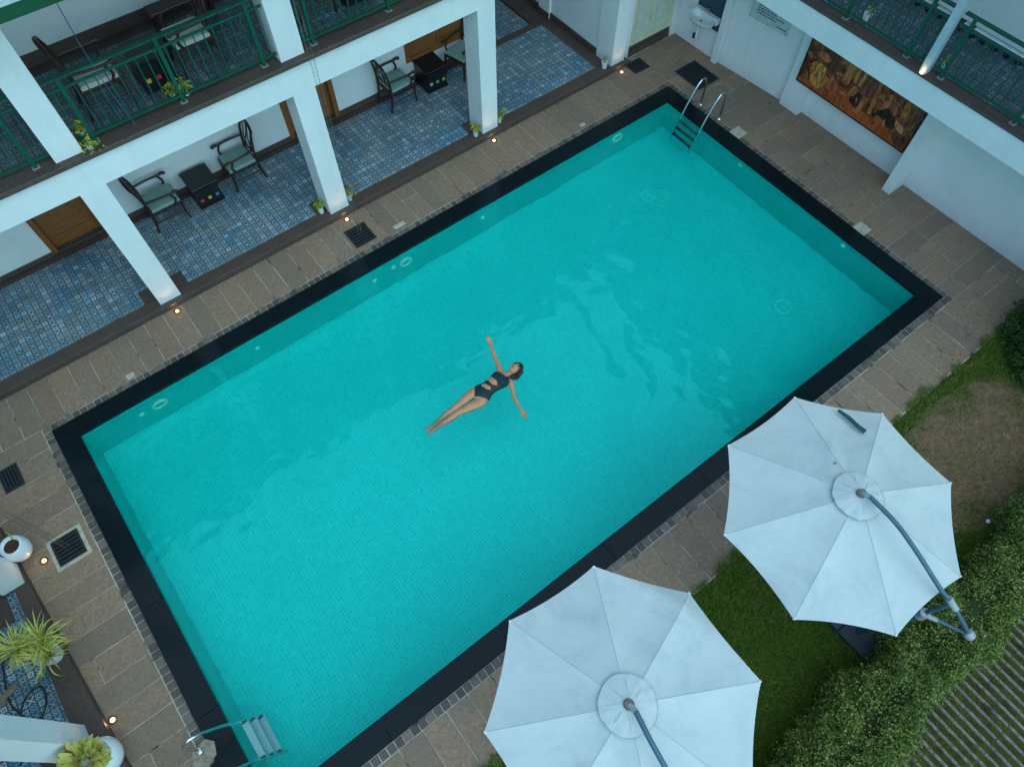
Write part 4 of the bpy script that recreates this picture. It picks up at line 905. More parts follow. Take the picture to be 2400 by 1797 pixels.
small_pot('small white pot with lime plant left of the middle column foot', 5.29, 1.20, .12, 1)
small_pot('small white pot with trailing lime plant right of the middle column foot', 5.84, 1.16, .12, 2)
small_pot('small white pot with lime plant left of the column by the brown window', 8.55, 1.10, .12, 3)
small_pot('small pot with lime plant right of the column by the brown window', 9.12, 1.12, .12, 4, r=.045)
small_pot('small white pot of short yellow plants by the passage end column', 11.74, 1.10, .12, 5, r=.065, h=.14, leaf=.018, n=40, spread=.05)
small_pot('white pot with yellow flowers behind the first upper railing post', 2.70, 1.30, 3.1, 6)
small_pot('trailing yellow plant spilling over the granite edge below the upper railing', 2.68, 1.09, 3.1, 7, r=.05, h=.07, spread=.14, n=70, droop=.5)
small_pot('small white pot with drooping plant at the middle upper railing post', 4.08, 1.28, 3.1, 8, r=.04, h=.09)
small_pot('small yellow green plant beside the red tile of the upper table', 3.92, 1.32, 3.1, 9, r=.04, h=.08)
small_pot('white pot on the side balcony directly above the left end of the painting', 13.27, -2.87, 2.612, 10, r=.07, h=.13, leaf=.02, n=30)
small_pot('white pot on the side balcony next to the glowing white post', 13.25, -4.32, 2.612, 11, r=.065, h=.12, leaf=.025, n=40)
small_pot('white pot on the side balcony at the right edge of the photo', 13.27, -5.66, 2.612, 12, r=.07, h=.12, leaf=.02, n=30)
# big empty white pot
t = thing('plant_pot', 'round white pot of bare brown soil at the left edge', 'pot', (-.90, -1.625, .11))
add('pot', MB().lathe([(.09, 0), (.14, .05), (.17, .15), (.16, .26), (.14, .31), (.125, .315), (.125, .28)], 32).mesh('pot', M['potw'], True), t)
add('soil', MB().lathe([(.124, .272), (.08, .285), (0, .28)], 20).mesh('soil', M['soil']), t)
add('stem', MB().tube(arc([(.04, .09, .27), (.07, .11, .38), (.08, .10, .48)], 4), .008, 6).mesh('stem', M['yleaf']), t)
# spiky dracaena
def spike_leaf(L, wd, bend, seed):
    rg = random.Random(seed); mb = MB(); n = 7; top = []
    for i in range(n + 1):
        s_ = i / n; r_ = L * s_ * math.cos(bend * s_ * .8); z_ = L * s_ * math.sin(1.15 - bend * 1.25 * s_) ; w_ = wd * (0.55 + 1.1 * s_ if s_ < .4 else 1.0 - ((s_ - .4) / .6) ** 1.5 * .97)
        for k, q in ((-1, .0), (-.35, -.003), (.35, -.003), (1, 0)): mb.v.append((r_, k * w_, z_ + q))
    for i in range(n):
        for k in range(3): a = i * 4 + k; mb.f.append((a, a + 4, a + 5, a + 1))
    me_ = mb.mesh('leaf', [M['yleafedge'], M['leafmid']], True)
    for i, p in enumerate(me_.polygons): p.material_index = 1 if i % 3 == 1 else 0
    return me_
M['yleafedge'] = plain('pale_yellow_leaf_edge', (0.62, 0.56, 0.12), 0.5, var=.15); M['leafmid'] = plain('olive_green_leaf_centre', (0.20, 0.26, 0.04), 0.5, var=.2)
t = thing('dracaena_plant', 'spiky yellow striped potted plant between the two left columns', 'potted plant', (-1.06, -3.16, .11))
add('pot', MB().lathe([(.10, 0), (.14, .16), (.15, .24), (.135, .24), (.13, .2)], 28, .02, 0).mesh('pot', M['potw'], True), t)
add('soil', MB().lathe([(.128, .195), (0, .205)], 20, .02, 0).mesh('soil', M['soil']), t)
protos = [spike_leaf(L, .0095, b, i) for i, (L, b) in enumerate(((.40, .55), (.36, .8), (.42, .95), (.32, .4), (.38, 1.15), (.28, .2)))]
for hx, hy, hz_, k in ((-.06, .06, .56, 62), (.16, .0, .52, 56), (.13, -.17, .44, 44)):
    add('stem', MB().tube([(hx * .4 + .02, hy * .4, .24), (hx, hy, hz_)], .02, 8).mesh('stem', M['bark']), t)
    for i in range(k): add('leaf', random.choice(protos), t, (hx + random.uniform(-.01, .01), hy + random.uniform(-.01, .01), hz_ + random.uniform(-.03, .04)), (random.uniform(-.25, .25), random.uniform(-.45, .35), i * 2.399 + random.uniform(-.2, .2)))
# broad leaved pot
def broad_leaf(L, wd, bend):
    mb = MB(); n = 6
    for i in range(n + 1):
        s_ = i / n; w_ = wd * math.sin(PI * min(1, .06 + s_ * .94)) ** .75; r_ = L * s_; z_ = L * (.45 * s_ - bend * s_ * s_)
        mb.v += [(r_, -w_, z_ + .25 * w_), (r_, 0, z_), (r_, w_, z_ + .25 * w_)]
    for i in range(n):
        for k in range(2): a = i * 3 + k; mb.f.append((a, a + 3, a + 4, a + 1))
    return mb
M['broad'] = m_leaf('broad_lime_leaf', [(0, (0.34, 0.34, 0.06)), (.5, (0.55, 0.50, 0.11)), (1, (0.66, 0.56, 0.18))]); M['broadr'] = plain('reddish_leaf', (0.22, 0.07, 0.03), .5)
t = thing('croton_plant', 'broad leaved yellow green plant in a large white pot at lower left', 'potted plant', (-.93, -4.66, .11))
add('pot', MB().lathe([(.12, 0), (.19, .06), (.22, .18), (.205, .3), (.18, .34), (.165, .34), (.165, .29)], 32).mesh('pot', M['potw'], True), t)
add('soil', MB().lathe([(.164, .28), (0, .29)], 20).mesh('soil', M['soil']), t)
bp = [broad_leaf(L * 1.15, w_ * 1.1, b).mesh('leaf', M['broad'], True) for L, w_, b in ((.17, .036, .35), (.15, .042, .5), (.19, .04, .2), (.13, .03, .1))]; brd = broad_leaf(.12, .028, .3).mesh('leaf', M['broadr'], True)
add('stem', MB().tube([(0, 0, .28), (-.06, .02, .5)], .014, 6).mesh('stem', M['bark']), t)
for i in range(84):
    a = i * 2.399; q = i / 84; add('leaf', brd if i % 15 == 7 else random.choice(bp), t, (-.06 + .08 * math.cos(a), .0 + .08 * math.sin(a), .34 + .24 * q), (random.uniform(-.3, .3), random.uniform(-.5, .2) - .6 * q, a))

# ------------------------------------------------------------------ lawn, hedge, pavers, bush
lw = MB().prism([(-3, -7.49), (-3, -10.0), (22, -10.0), (22, -7.62), (14.2, -7.62), (12.6, -7.49)], -.07, -.004)
struct('lawn_soil', lw, M['lawnsoil'])
dirt_o = struct('bare_earth_patch', MB().prism([(9.7, -7.75), (10.6, -7.62), (11.5, -7.72), (12.2, -8.05), (12.0, -8.6), (11.4, -9.0), (10.6, -9.32), (9.6, -9.25), (9.1, -8.9), (9.2, -8.2)], -.003, .004), M['earth'])
rg = np.random.RandomState(11)
def in_dirt(x, y):
    return ((x - 10.55) / 1.45) ** 2 + ((y + 8.5) / .78) ** 2 + .25 * np.sin(x * 5) * np.sin(y * 6) < 1
def blades(n, xr, yr, h, mat, keep=None, wdt=.0035, nm='lawn_grass'):
    x = rg.uniform(*xr, n); y = rg.uniform(*yr, n)
    edge = -7.45 + .05 * np.sin(x * 3.1) + .04 * np.sin(x * 7.7 + 1) + .03 * np.sin(x * 17)
    ok = y < edge + rg.normal(0, .02, n)
    d = in_dirt(x, y)
    q = ((x - 10.55) / 1.55) ** 2 + ((y + 8.5) / .84) ** 2 + .35 * np.sin(x * 5.3) * np.sin(y * 6.1) + .25 * np.sin(x * 13) * np.sin(y * 11)
    ok &= (rg.uniform(size=n) < np.clip((q - .35) / 1.0, .08, 1)) if keep is None else keep(x, y, d)
    x, y = x[ok], y[ok]; n = len(x)
    tall = h * rg.uniform(.5, 1.4, n) * (1 + .5 * np.clip(np.sin(x * 2.3) * np.sin(y * 3.1), 0, 1)); th = rg.uniform(0, 2 * PI, n); ln = rg.uniform(.4, 1.4, n)
    b = np.stack([x, y, np.full(n, -.004)], 1); wv = np.stack([-np.sin(th), np.cos(th), 0 * th], 1) * (wdt * rg.uniform(.7, 1.5, n))[:, None]
    tip = b + np.stack([np.cos(th) * tall * ln, np.sin(th) * tall * ln, tall], 1)
    return quads_mesh(nm, np.stack([b - wv, b + wv, tip], 1), mat, 3)
o = add('lawn_grass', blades(230000, (2.0, 14.2), (-10.0, -7.35), .05, M['grass'])); o['kind'] = 'stuff'; o['label'] = 'uneven green lawn between the paving and the clipped hedge'
o = add('dry_grass', blades(30000, (8.6, 13), (-9.4, -7.4), .035, M['straw'], lambda x, y, d: d | (rg.uniform(size=len(x)) < .08), nm='dry_grass')); o['kind'] = 'stuff'; o['label'] = 'dry straw coloured grass thinning out over bare earth'
def foliage(n_spr, per, box_fn, size, mat, seed, nm='foliage'):
    r_ = np.random.RandomState(seed); c = box_fn(n_spr, r_)
    cc = np.repeat(c, per, 0) + r_.normal(size=(n_spr * per, 3)) * .022
    return quads_mesh(nm, leafquads(len(cc), cc, size, r_, .25, .55), mat)
def hedge_pts(n, r_):
    x = r_.uniform(3.6, 14.5, n); u = r_.uniform(0, 1, n); f_ = r_.uniform(size=n)
    top = .66 + .07 * np.sin(x * 2.1) + .06 * np.sin(x * 5.3 + 2 + u * 3) + .08 * np.sin(x * 11.1 + u * 9) * np.sin(u * 7 + x * 4); wob_ = .06 * np.sin(x * 3.3) + .05 * np.sin(x * 7.1)
    yc = -9.72 + .03 * np.sin(x * 1.9); hw = .40 + wob_
    # superellipse shell
    a = u * PI; y = yc + hw * np.sign(np.cos(a)) * np.abs(np.cos(a)) ** .6; z = top * np.abs(np.sin(a)) ** .5
    k = r_.uniform(.80, 1.12, n) + .10 * np.clip(r_.normal(size=n) - 1.2, 0, 2); return np.stack([x, yc + (y - yc) * k, z * k], 1)
hd = thing('hedge', 'long clipped green hedge between the lawn and the slotted paving', 'hedge', (9, -9.72, 0))
wpart('foliage', foliage(36000, 6, hedge_pts, .0165, M['hedge'], 21), M['hedge'], hd)['kind'] = 'stuff'
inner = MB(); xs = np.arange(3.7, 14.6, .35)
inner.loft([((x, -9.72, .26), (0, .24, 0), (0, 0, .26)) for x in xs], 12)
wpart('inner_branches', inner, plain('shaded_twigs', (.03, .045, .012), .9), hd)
tw = MB()
for i in range(60):
    x = 3.7 + i * .18; tw.tube([(x, -9.72 + random.uniform(-.1, .1), -.02), (x + random.uniform(-.1, .1), -9.72 + random.uniform(-.25, .25), .5)], .01, 5)
wpart('stem', tw, M['bark'], hd)
def bush_pts(n, r_):
    d = r_.normal(size=(n, 3)); d /= np.linalg.norm(d, axis=1)[:, None]; d[:, 2] = np.abs(d[:, 2])
    k = r_.uniform(.72, 1.06, n) * (1 + .1 * np.sin(d[:, 0] * 7) * np.sin(d[:, 1] * 6 + 1)); return np.stack([13.1 + 1.12 * d[:, 0] * k, -8.35 + .95 * d[:, 1] * k, .85 * d[:, 2] * k], 1)
bu = thing('round_shrub', 'dark green round shrub at the right edge beside the paving corner', 'shrub', (13.1, -8.35, 0))
wpart('foliage', foliage(5200, 8, bush_pts, .022, M['bush'], 33), M['bush'], bu)['kind'] = 'stuff'
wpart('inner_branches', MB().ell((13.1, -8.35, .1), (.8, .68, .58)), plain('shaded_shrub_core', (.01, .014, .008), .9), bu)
# slotted turf pavers beyond the hedge
pv = MB().box(2.5, 16, -14, -10.003, -.07, -.03); pvo = struct('turf_paving', pv, M['lawnsoil'], label='grass filled slotted concrete paving behind the hedge')
xs = np.arange(5.5, 9.8, .12)
for i, x in enumerate(xs):
    for j in range(6):
        pc = add('paver_bar', boxmesh('paver_bar', .044, .432, .05, M['paver'], .010), pvo, (x + random.uniform(-.004, .004), -10.24 - j * .4345, -.040 + random.uniform(-.004, .003)), (0, 0, random.uniform(-.012, .012)))
n = 190000; x = rg.uniform(5.4, 9.9, n); y = rg.uniform(-13, -10.0, n); ph = ((x - 5.5 + .06) / .12) % 1; ok = (np.abs(ph - .5) > .17 - .12 * (np.sin(x * 3) * np.sin(y * 4) > .3)) ; x, y = x[ok], y[ok]; n = len(x)
th = rg.uniform(0, 2 * PI, n); hh = .03 * rg.uniform(.4, 1.6, n); b = np.stack([x, y, np.full(n, -.02)], 1); wv = np.stack([-np.sin(th), np.cos(th), 0 * th], 1) * .003; tip = b + np.stack([np.cos(th) * hh, np.sin(th) * hh, hh], 1)
mo = plain('mossy_slot_grass', (.12, .12, .02), .9, var=.5, scale=5)
o = add('slot_grass', quads_mesh('slot_grass', np.stack([b - wv, b + wv, tip], 1), mo, 3)); o['kind'] = 'stuff'; o['label'] = 'short grass growing in the slots between the paver bars'
tag(add('dry_leaf', MB().prism([(-.07, 0), (-.03, .018), (.04, .016), (.07, 0), (.04, -.014), (-.03, -.018)], 0, .006).mesh('dry_leaf', M['dleaf']), None, (7.75, -10.62, .022), (0, .05, 1.9)), 'single dark fallen leaf lying on the slotted paving', 'leaf')
tag(add('white_pebble', MB().ell((0, 0, 0), (.035, .03, .02), 10, 6).mesh('white_pebble', M['white'], True), None, (9.76, -9.22, .05)), 'small white round object on the lawn near the hedge', 'pebble')
tag(add('fallen_petal', MB().prism([(-.02, 0), (0, .015), (.02, 0), (0, -.015)], 0, .004).mesh('fallen_petal', M['redleaf']), None, (11.4, -6.5, .016)), 'tiny red petal on the black coping near the right corner', 'petal')
for i in range(60):   # leaf litter near the shrub
    pass
lt = MB()
for i in range(90):
    x = random.gauss(12.3, .4); y = random.gauss(-7.25, .18); a = random.uniform(0, PI); r_ = random.uniform(.008, .02)
    lt.prism([(x + r_ * math.cos(a), y + r_ * math.sin(a)), (x - r_ * .5 * math.sin(a), y + r_ * .5 * math.cos(a)), (x - r_ * math.cos(a), y - r_ * math.sin(a)), (x + r_ * .5 * math.sin(a), y - r_ * .5 * math.cos(a))], .003, .006)
o = add('leaf_litter', lt.mesh('leaf_litter', plain('rusty_leaf_litter', (.14, .055, .03), .9, var=.4))); o['kind'] = 'stuff'; o['label'] = 'reddish leaf litter scattered on the paving corner by the shrub'

# ------------------------------------------------------------------ parasols
def parasol(label, corners, hub, hubz, armpts, mast, bracket, ball, sleeve, plate_c, extra=None):
    root = thing('cantilever_parasol', label, 'parasol', (plate_c[0], plate_c[1], 0), 0, 'white cantilever parasols on the lawn')
    H = Vector((hub[0], hub[1], hubz)); n = len(corners)
    def surf(i, u, t):
        a = Vector(corners[i]); b = Vector(corners[(i + 1) % n]); e = a.lerp(b, u)
        sag = 4 * u * (1 - u)
        e = e.lerp(Vector((H.x, H.y, e.z)), .030 * sag)
        p = H.lerp(e, t); p.z = H.z + (e.z - H.z) * (t ** 1.12) - .045 * sag * math.sin(PI * t) * t
        if extra: p = extra(p, i, u, t)
        return p
    for i in range(n):
        mb = MB(); NU, NTt = 12, 16
        for k in range(NTt + 1):
            t_ = .08 + .92 * k / NTt
            for j in range(NU + 1): mb.v.append(tuple(surf(i, j / NU, t_)))
        for k in range(NTt):
            for j in range(NU): a = k * (NU + 1) + j; mb.f.append((a, a + 1, a + NU + 2, a + NU + 1))
        me_ = mb.mesh('canopy_panel', M['canvas'], False); me_.polygons.foreach_set('use_smooth', [True] * len(me_.polygons))
        wpart('canopy_panel', me_, None, root)
        mb = MB().tube([tuple(surf(i, 0, .1 + .9 * k / 12) + Vector((0, 0, .0015))) for k in range(13)], .0022, 5); wpart('seam', mb, M['seam'], root)
        mb = MB().tube([tuple(surf(i, 0, .12 + .86 * k / 12) - Vector((0, 0, .035))) for k in range(13)], .011, 6); wpart('rib', mb, M['arm'], root)
        wpart('rib_tip', MB().tube([tuple(surf(i, 0, .985) - Vector((0, 0, .004))), tuple(surf(i, 0, 1.0) + Vector((0, 0, .004)))], .013, 8), M['white'], root)
    # vent cap
    vc = MB(); S = 40; rr = .27
    for q in range(5):
        for j in range(S):
            a = 2 * PI * j / S; r_ = rr * (.1 + .9 * q / 4) * (1 + .012 * math.sin(a * 5 + 1)); wr = .010 * math.sin(a * 13 + q) * (q / 4)
            vc.v.append((H.x + r_ * math.cos(a), H.y + r_ * math.sin(a), H.z + .040 - .060 * (q / 4) ** 1.3 + wr))
    for q in range(4):
        for j in range(S): a = q * S + j; b = q * S + (j + 1) % S; vc.f.append((a, b, b + S, a + S))
    vc.f.append(tuple(range(S)))
    vo = wpart('vent_cap', vc, M['canvas'], root, True)
    wpart('vent_edge', MB().tube([vc.v[4 * S + j] for j in range(S)] + [vc.v[4 * S]], .0032, 5), M['seam'], vo)
    for j in range(0, S, 5): 
        if random.random() < .8: wpart('vent_fold', MB().tube([tuple(Vector(vc.v[q * S + (j + q // 2) % S]) + Vector((0, 0, .001))) for q in range(1, 4)], .0025, 4), M['seam'], vo)
    wpart('hub', MB().lathe([(.045, hubz + .03), (.052, hubz + .055), (.045, hubz + .085), (0, hubz + .10)], 18, H.x, H.y), M['rust'], root, True)
    e0 = Vector(armpts[-1])
    wpart('arm_joint', MB().tube([(H.x, H.y, hubz + .075), tuple(e0)], [.022, .03], 10), M['cast'], root, True)
    wpart('arm', MB().tube(arc(armpts, 8), .026, 12), M['arm'], root, True)
    if mast:
        wpart('mast', MB().tube([mast, bracket], .04, 14), M['arm'], root, True)
        wpart('mast_head', MB().tube([tuple(Vector(bracket) - Vector((0, 0, .09))), tuple(Vector(bracket) + Vector((0, 0, .05)))], .055, 14), M['cast'], root, True)
        sl = Vector(sleeve); d_ = (Vector(armpts[2]) - Vector(armpts[0])).normalized()
        wpart('sleeve', MB().tube([tuple(sl - d_ * .09), tuple(sl + d_ * .09)], .038, 14), M['cast'], root, True)
        wpart('upper_strut', MB().tube([bracket, sleeve], .024, 10), M['arm'], root, True)
        wpart('lower_strut', MB().tube([bracket, tuple(Vector(ball))], .02, 10), M['arm'], root, True)
        v_ = (Vector(ball) - Vector(bracket)); wpart('strut_sleeve', MB().tube([bracket, tuple(Vector(bracket) + v_ * .3)], .028, 10), M['cast'], root, True)
        wpart('end_knob', MB().ell(ball, (.06, .06, .055)), M['cast'], root, True)
    px, py = plate_c
    for k, (dx, dy) in enumerate(((0, 0), (1, 0), (0, 1), (1, 1))):
        wpart('base_slab', MB().box(px - .45 + dx * .455, px - .005 + dx * .455, py - .45 + dy * .455, py - .005 + dy * .455, .0, .08, .008), M['base'], root)
c1 = [(7.789, -6.583, 2.0), (8.448, -7.362, 2.0), (8.354, -8.389, 2.0), (7.552, -9.093, 2.0), (6.524, -9.057, 2.0), (5.825, -8.317, 2.0), (5.897, -7.26, 2.0), (6.699, -6.541, 2.0)]
c1 = [c1[7]] + c1[:7]
parasol('white parasol with its long curved arm and end joint fully in view', c1, (7.225, -7.848), 2.31,
        [(7.33, -9.58, 1.65), (7.243, -9.201, 2.0), (7.20, -9.02, 2.12), (7.185, -8.60, 2.345), (7.215, -8.27, 2.42), (7.222, -7.935, 2.435)],
        (7.20, -9.08, .08), (7.121, -9.15, 1.65), (7.33, -9.58, 1.65), (7.243, -9.201, 2.0), (7.42, -8.91))
cc = (3.881, -7.868); RR = 1.336
c2 = [(cc[0] + RR * math.cos(math.radians(17 + 45 * k)), cc[1] + RR * math.sin(math.radians(17 + 45 * k)), 2.2) for k in range(8)]
dB = Vector((math.cos(math.radians(17)), math.sin(math.radians(17)))); dP = Vector((-dB.y, dB.x))
def fold(p, i, u, t):
    q = Vector((p.x - cc[0], p.y - cc[1])); d = q.dot(dB); l = q.dot(dP)
    if abs(l) < .97 and d > 0:
        f_ = .945 + .16 * (1 - (l / .97) ** 2)
        if d > f_: p.z -= .75 * (d - f_)
        elif d > f_ - .06: p.z += .012 * (d - f_ + .06) / .06
    return p
parasol('white parasol with a creased sagging edge, cut by the bottom of the photo', c2, (3.868, -7.872), 2.48,
        [(3.56, -9.60, 1.85), (3.62, -9.22, 2.2), (3.66, -9.0, 2.32), (3.76, -8.55, 2.52), (3.815, -8.2, 2.585), (3.865, -7.955, 2.60)],
        (3.62, -9.08, .08), (3.60, -9.15, 1.85), (3.56, -9.60, 1.85), (3.62, -9.22, 2.2), (3.75, -8.91), fold)
tag(add('fallen_leaf', MB().prism([(-.02, 0), (-.004, .014), (.02, .003), (.006, -.012)], 0, .004).mesh('fallen_leaf', M['rust'])), 'small brown leaf lying on the far parasol between its hub and rim', 'leaf').location = (7.36, -7.45, 2.31 - (math.hypot(7.36 - 7.225, -7.45 + 7.848) / 1.36) ** 1.12 * .31 + .006)
# dark strip laid on the far parasol in place of a slit in the canvas
def onto(x, y):
    return 2.31 - (math.hypot(x - 7.225, y + 7.848) / 1.36) ** 1.12 * .31 + .012
sp_ = [(8.02, -7.02), (8.02, -7.16), (8.0, -7.30), (8.0, -7.40)]
mb = MB(); 
for k, (x, y) in enumerate(sp_):
    wd = (.016, .026, .024, .03)[k]; mb.v += [(x - wd, y, onto(x, y) - .004), (x + wd, y, onto(x, y) - .004), (x + wd, y, onto(x, y) + .01), (x - wd, y, onto(x, y) + .01)]
for k in range(3):
    a = k * 4
    for j in range(4): mb.f.append((a + j, a + (j + 1) % 4, a + 4 + (j + 1) % 4, a + 4 + j))
mb.f += [(3, 2, 1, 0), (12, 13, 14, 15)]
tag(add('canopy_slit', mb.mesh('canopy_slit', M['dark_strip'])), 'dark teal strip in place of a slit in the far parasol canopy near its rim', 'dark_strip')

# ------------------------------------------------------------------ swimmer floating on her back, head towards +x
b = MB(); yc = -3.315
def sec(x, y, z, a, h, ux=0.0):     # ellipse across the body: a half width, h half thickness
    return ((x, y, z), (ux * a, a, 0), (0, 0, h))
b.loft([sec(5.30, yc - .01, -.105, .095, .06), sec(5.35, yc - .008, -.10, .158, .082), sec(5.41, yc - .006, -.092, .172, .092), sec(5.48, yc, -.086, .155, .085), sec(5.56, yc + .01, -.08, .122, .078),
        sec(5.63, yc + .015, -.077, .118, .080), sec(5.72, yc + .018, -.072, .134, .09), sec(5.80, yc + .018, -.068, .148, .095), sec(5.87, yc + .015, -.066, .158, .083), sec(5.925, yc + .012, -.066, .135, .058), sec(5.955, yc + .01, -.066, .07, .046)], 28)
b.tube([(5.93, yc + .01, -.062), (5.98, yc + .012, -.055), (6.04, yc + .015, -.045)], [.056, .046, .046], 16)
b.ell((5.80, yc - .055, -.012), (.066, .058, .042), 18, 12); b.ell((5.80, yc + .088, -.012), (.066, .058, .042), 18, 12)
# head, face up, chin towards the chest
hc = Vector((6.10, yc + .018, -.028)); tilt = Matrix.Rotation(.18, 4, 'Y').to_3x3()
b.ell(hc, (.112, .076, .088), 24, 16, tilt); b.ell(hc + Vector((-.052, 0, .012)), (.058, .052, .052), 18, 12, tilt); b.ell(hc + Vector((-.092, 0, .022)), (.022, .024, .022), 12, 8)
b.loft([(tuple(hc + Vector((.008, 0, .083))), (.006, 0, 0), (0, .007, .002)), (tuple(hc + Vector((-.022, 0, .098))), (.010, 0, 0), (0, .012, 0)), (tuple(hc + Vector((-.036, 0, .080))), (.010, 0, 0), (0, .016, 0))], 12)
for s in (-1, 1): b.ell(hc + Vector((-.005, s * .075, -.006)), (.026, .010, .016), 12, 8)
# arms with hands
def limb(pts, rs, seg=16): b.tube(arc(pts, 6), list(np.interp(np.linspace(0, len(pts) - 1, (len(pts) - 1) * 6 + 1), range(len(pts)), rs)), seg)
def hand(w_, d, side):
    w_ = Vector(w_); d = Vector(d).normalized(); p = Vector((-d.y, d.x, 0)) * side; up = Vector((0, 0, 1))
    b.loft([(tuple(w_ - d * .01), tuple(p * .022), tuple(up * .017)), (tuple(w_ + d * .03), tuple(p * .027), tuple(up * .014)), (tuple(w_ + d * .075), tuple(p * .034), tuple(up * .012)), (tuple(w_ + d * .092), tuple(p * .032), tuple(up * .010))], 14)
    for k, (o_, L) in enumerate(((-.026, .062), (-.009, .080), (.009, .086), (.026, .074))):
        a = w_ + d * .082 + p * o_; sp2 = p * (o_ * .25); q = Vector((0, 0, .006))
        b.tube([tuple(a), tuple(a + d * L * .45 + sp2 * .6 + q), tuple(a + d * L * .8 + sp2 + q * 1.8), tuple(a + d * L + sp2 * 1.2 + q * 2.6)], [.0098, .0095, .0085, .007], 8)
    a = w_ + d * .025 + p * .026; b.tube([tuple(a), tuple(a + d * .032 + p * .014), tuple(a + d * .060 + p * .016 + Vector((0, 0, .005)))], [.012, .0105, .008], 8)
limb([(5.86, yc + .08, -.066), (5.905, yc + .145, -.066), (5.955, -3.04, -.07), (5.99, -2.915, -.07), (6.035, -2.80, -.06), (6.065, -2.725, -.05)], [.052, .052, .040, .035, .031, .0215])
hand((6.067, -2.72, -.048), (.028, .11, .012), -1)
limb([(5.86, yc - .06, -.066), (5.905, yc - .115, -.066), (5.86, -3.55, -.078), (5.805, -3.655, -.085), (5.775, -3.78, -.08), (5.752, -3.895, -.075)], [.052, .052, .040, .035, .031, .0215])
hand((5.751, -3.90, -.073), (-.03, -.15, .012), 1)
# legs and feet
limb([(5.40, -3.235, -.098), (5.33, -3.228, -.10), (5.15, -3.25, -.10), (4.96, -3.268, -.092), (4.84, -3.272, -.102), (4.70, -3.282, -.108), (4.57, -3.292, -.115)], [.08, .088, .074, .052, .054, .044, .031])
limb([(5.40, -3.400, -.098), (5.34, -3.425, -.10), (5.15, -3.395, -.098), (4.96, -3.370, -.088), (4.84, -3.372, -.095), (4.70, -3.372, -.10), (4.57, -3.370, -.105)], [.08, .088, .074, .052, .055, .044, .031])
def foot(a, z, s):
    a = Vector((a[0], a[1], z)); b.loft([(tuple(a + Vector((.03, 0, -.012))), (0, .031, 0), (0, 0, .036)), (tuple(a + Vector((-.01, 0, -.012))), (0, .034, 0), (0, 0, .036)), (tuple(a + Vector((-.06, 0, -.004))), (0, .036, 0), (0, 0, .026)), (tuple(a + Vector((-.10, 0, .0))), (0, .042, 0), (0, 0, .018)), (tuple(a + Vector((-.125, 0, .001))), (0, .040, 0), (0, 0, .013))], 14)
    for k in range(5): o_ = (-.032 + .0155 * k) * s; b.ell(a + Vector((-.138 + .004 * k, o_, .002)), (.018 - .0016 * k, .0095 - .0008 * k if k else .012, .009), 8, 6)
foot((4.565, -3.298), -.115, -1); foot((4.565, -3.368), -.105, 1)
raw = b.mesh('person', M['skin']); tmp = bpy.data.objects.new('tmp_body', raw); C.objects.link(tmp)
md = tmp.modifiers.new('Remesh', 'REMESH'); md.mode = 'VOXEL'; md.voxel_size = .0046; md.use_smooth_shade = True
ms = tmp.modifiers.new('Smooth', 'SMOOTH'); ms.factor = .5; ms.iterations = 3
dg = bpy.context.evaluated_depsgraph_get(); body_me = bpy.data.meshes.new_from_object(tmp.evaluated_get(dg)); bpy.data.objects.remove(tmp)
body_me.name = 'person'
body_me.materials.clear(); body_me.materials.append(M['skin']); body_me.polygons.foreach_set('use_smooth', [True] * len(body_me.polygons))
person = add('person', body_me); tag(person, 'woman in a dark cut out swimsuit floating on her back with arms spread', 'person')
nv = len(body_me.vertices); co = np.empty(nv * 3, np.float32); body_me.vertices.foreach_get('co', co); co = co.reshape(-1, 3)
no = np.empty(nv * 3, np.float32); body_me.vertices.foreach_get('normal', no); no = no.reshape(-1, 3)
def shell(nm, keep, off, mat):
    fs = []; used = {}
    for p in body_me.polygons:
        c_ = p.center
        if keep(c_.x, c_.y, c_.z): fs.append(list(p.vertices))
    vs = []
    for f_ in fs:
        for k, v_ in enumerate(f_):
            if v_ not in used: used[v_] = len(vs); vs.append(tuple(co[v_] + no[v_] * off))
            f_[k] = used[v_]
    me_ = bpy.data.meshes.new(nm); me_.from_pydata(vs, [], fs); me_.update(); me_.materials.append(mat); me_.polygons.foreach_set('use_smooth', [True] * len(fs))
    return add(nm, me_, person)
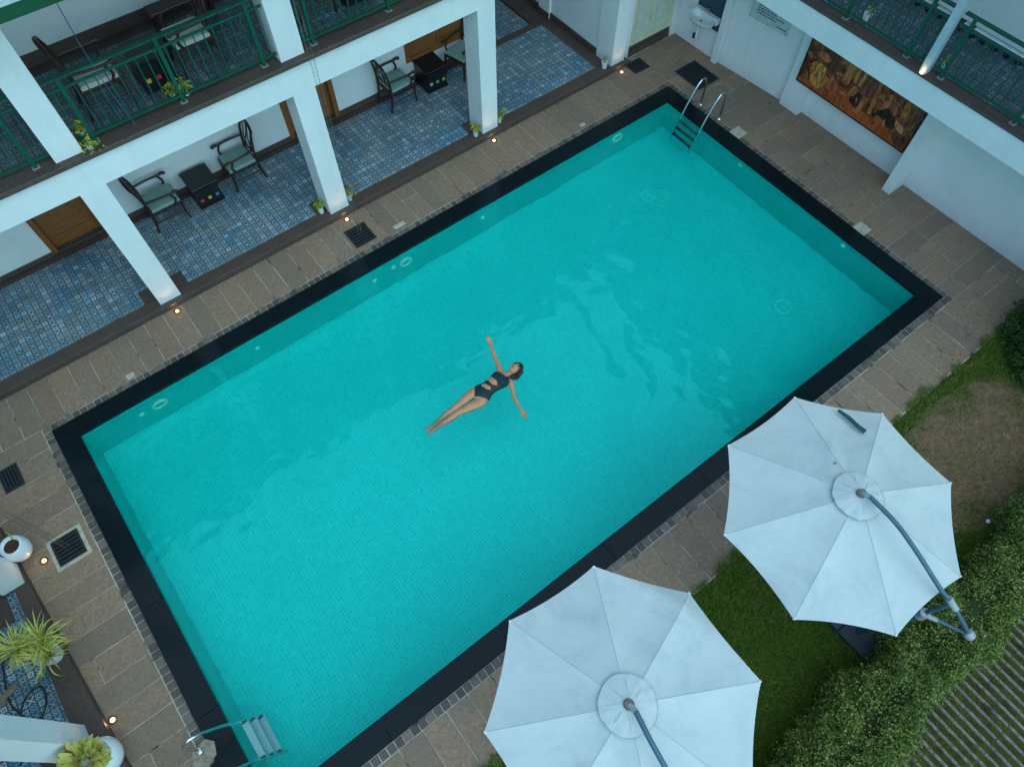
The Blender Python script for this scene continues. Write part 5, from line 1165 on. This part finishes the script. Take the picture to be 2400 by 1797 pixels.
def suit(x, y, z):
    v_ = y - (yc + .01); side_ = abs(v_)
    if side_ > .185: return False
    if x > 5.83:                                  # neckline: one broad strap on the -y side, slanting
        if x > 5.93 or v_ > .10: return False
        lim = 5.885 - .30 * v_ * (1 if v_ > 0 else .25)
        if x > lim and not (-.10 < v_ < -.035 and x < 5.95): return False
        return side_ < .145
    if x > 5.735: return True
    if x > 5.47:
        if z < -.10: return True
        c1_ = 5.685 - .10 * v_; c2_ = 5.555 - .30 * v_          # two slanted openings on the +y side
        if abs(x - c1_) < .043 * (1 if v_ > -.02 else max(0, 1 + (v_ + .02) / .055)) and v_ > -.075: return False
        if abs(x - c2_) < .036 * (1 if v_ > -.03 else max(0, 1 + (v_ + .03) / .04)) and -.07 < v_ < .085: return False
        return True
    hipcut = 5.475 - .78 * (.175 - side_)         # high cut leg line
    return x > max(5.32, hipcut - .02)
shell('swimsuit', suit, .0035, M['suit'])
# hair: cap round the back and crown of the head with wet strands down to one shoulder
hb = MB(); hb.ell(hc + Vector((.030, 0, -.026)), (.122, .096, .094), 26, 16, tilt)
for k in range(34):
    q = k / 25; y_ = -.03 - .065 * q + random.uniform(-.01, .01)
    hb.tube(arc([tuple(hc + Vector((.05 + random.uniform(-.03, .03), y_, -.02))), tuple(hc + Vector((-.02, y_ - .025, -.035))), tuple(hc + Vector((-.085 + random.uniform(-.02, .02), y_ - .02 - .015 * q, -.02 + random.uniform(-.01, .01)))), tuple(hc + Vector((-.15 + random.uniform(-.03, .02), y_ + .01, .0)))], 4), [.010, .010, .011, .011, .012, .012, .012, .012, .010, .008, .006, .004, .003], 6)
for k in range(14):
    a = -1.2 + 2.4 * k / 13; hb.tube([tuple(hc + Vector((.09 * math.cos(a), .075 * math.sin(a), -.03))), tuple(hc + Vector((.135 * math.cos(a) + .01, .105 * math.sin(a), -.05)))], [.016, .006], 6)
ho = add('hair', hb.mesh('hair', M['hair'], True), person)
face = lambda dx, dy, dz: tuple(hc + tilt @ Vector((dx, dy, dz)))
for s in (-1, 1):
    add('eye', MB().ell(face(.022, s * .031, .082), (.008, .015, .006), 10, 6).mesh('eye', M['brow'], True), person)
    add('eyebrow', MB().tube([face(.040, s * .014, .086), face(.047, s * .031, .083), face(.040, s * .050, .070)], [.0025, .004, .0025], 5).mesh('eyebrow', M['brow']), person)
add('mouth', MB().ell(face(-.050, 0, .082), (.010, .026, .008), 12, 6).mesh('mouth', M['lip'], True), person)
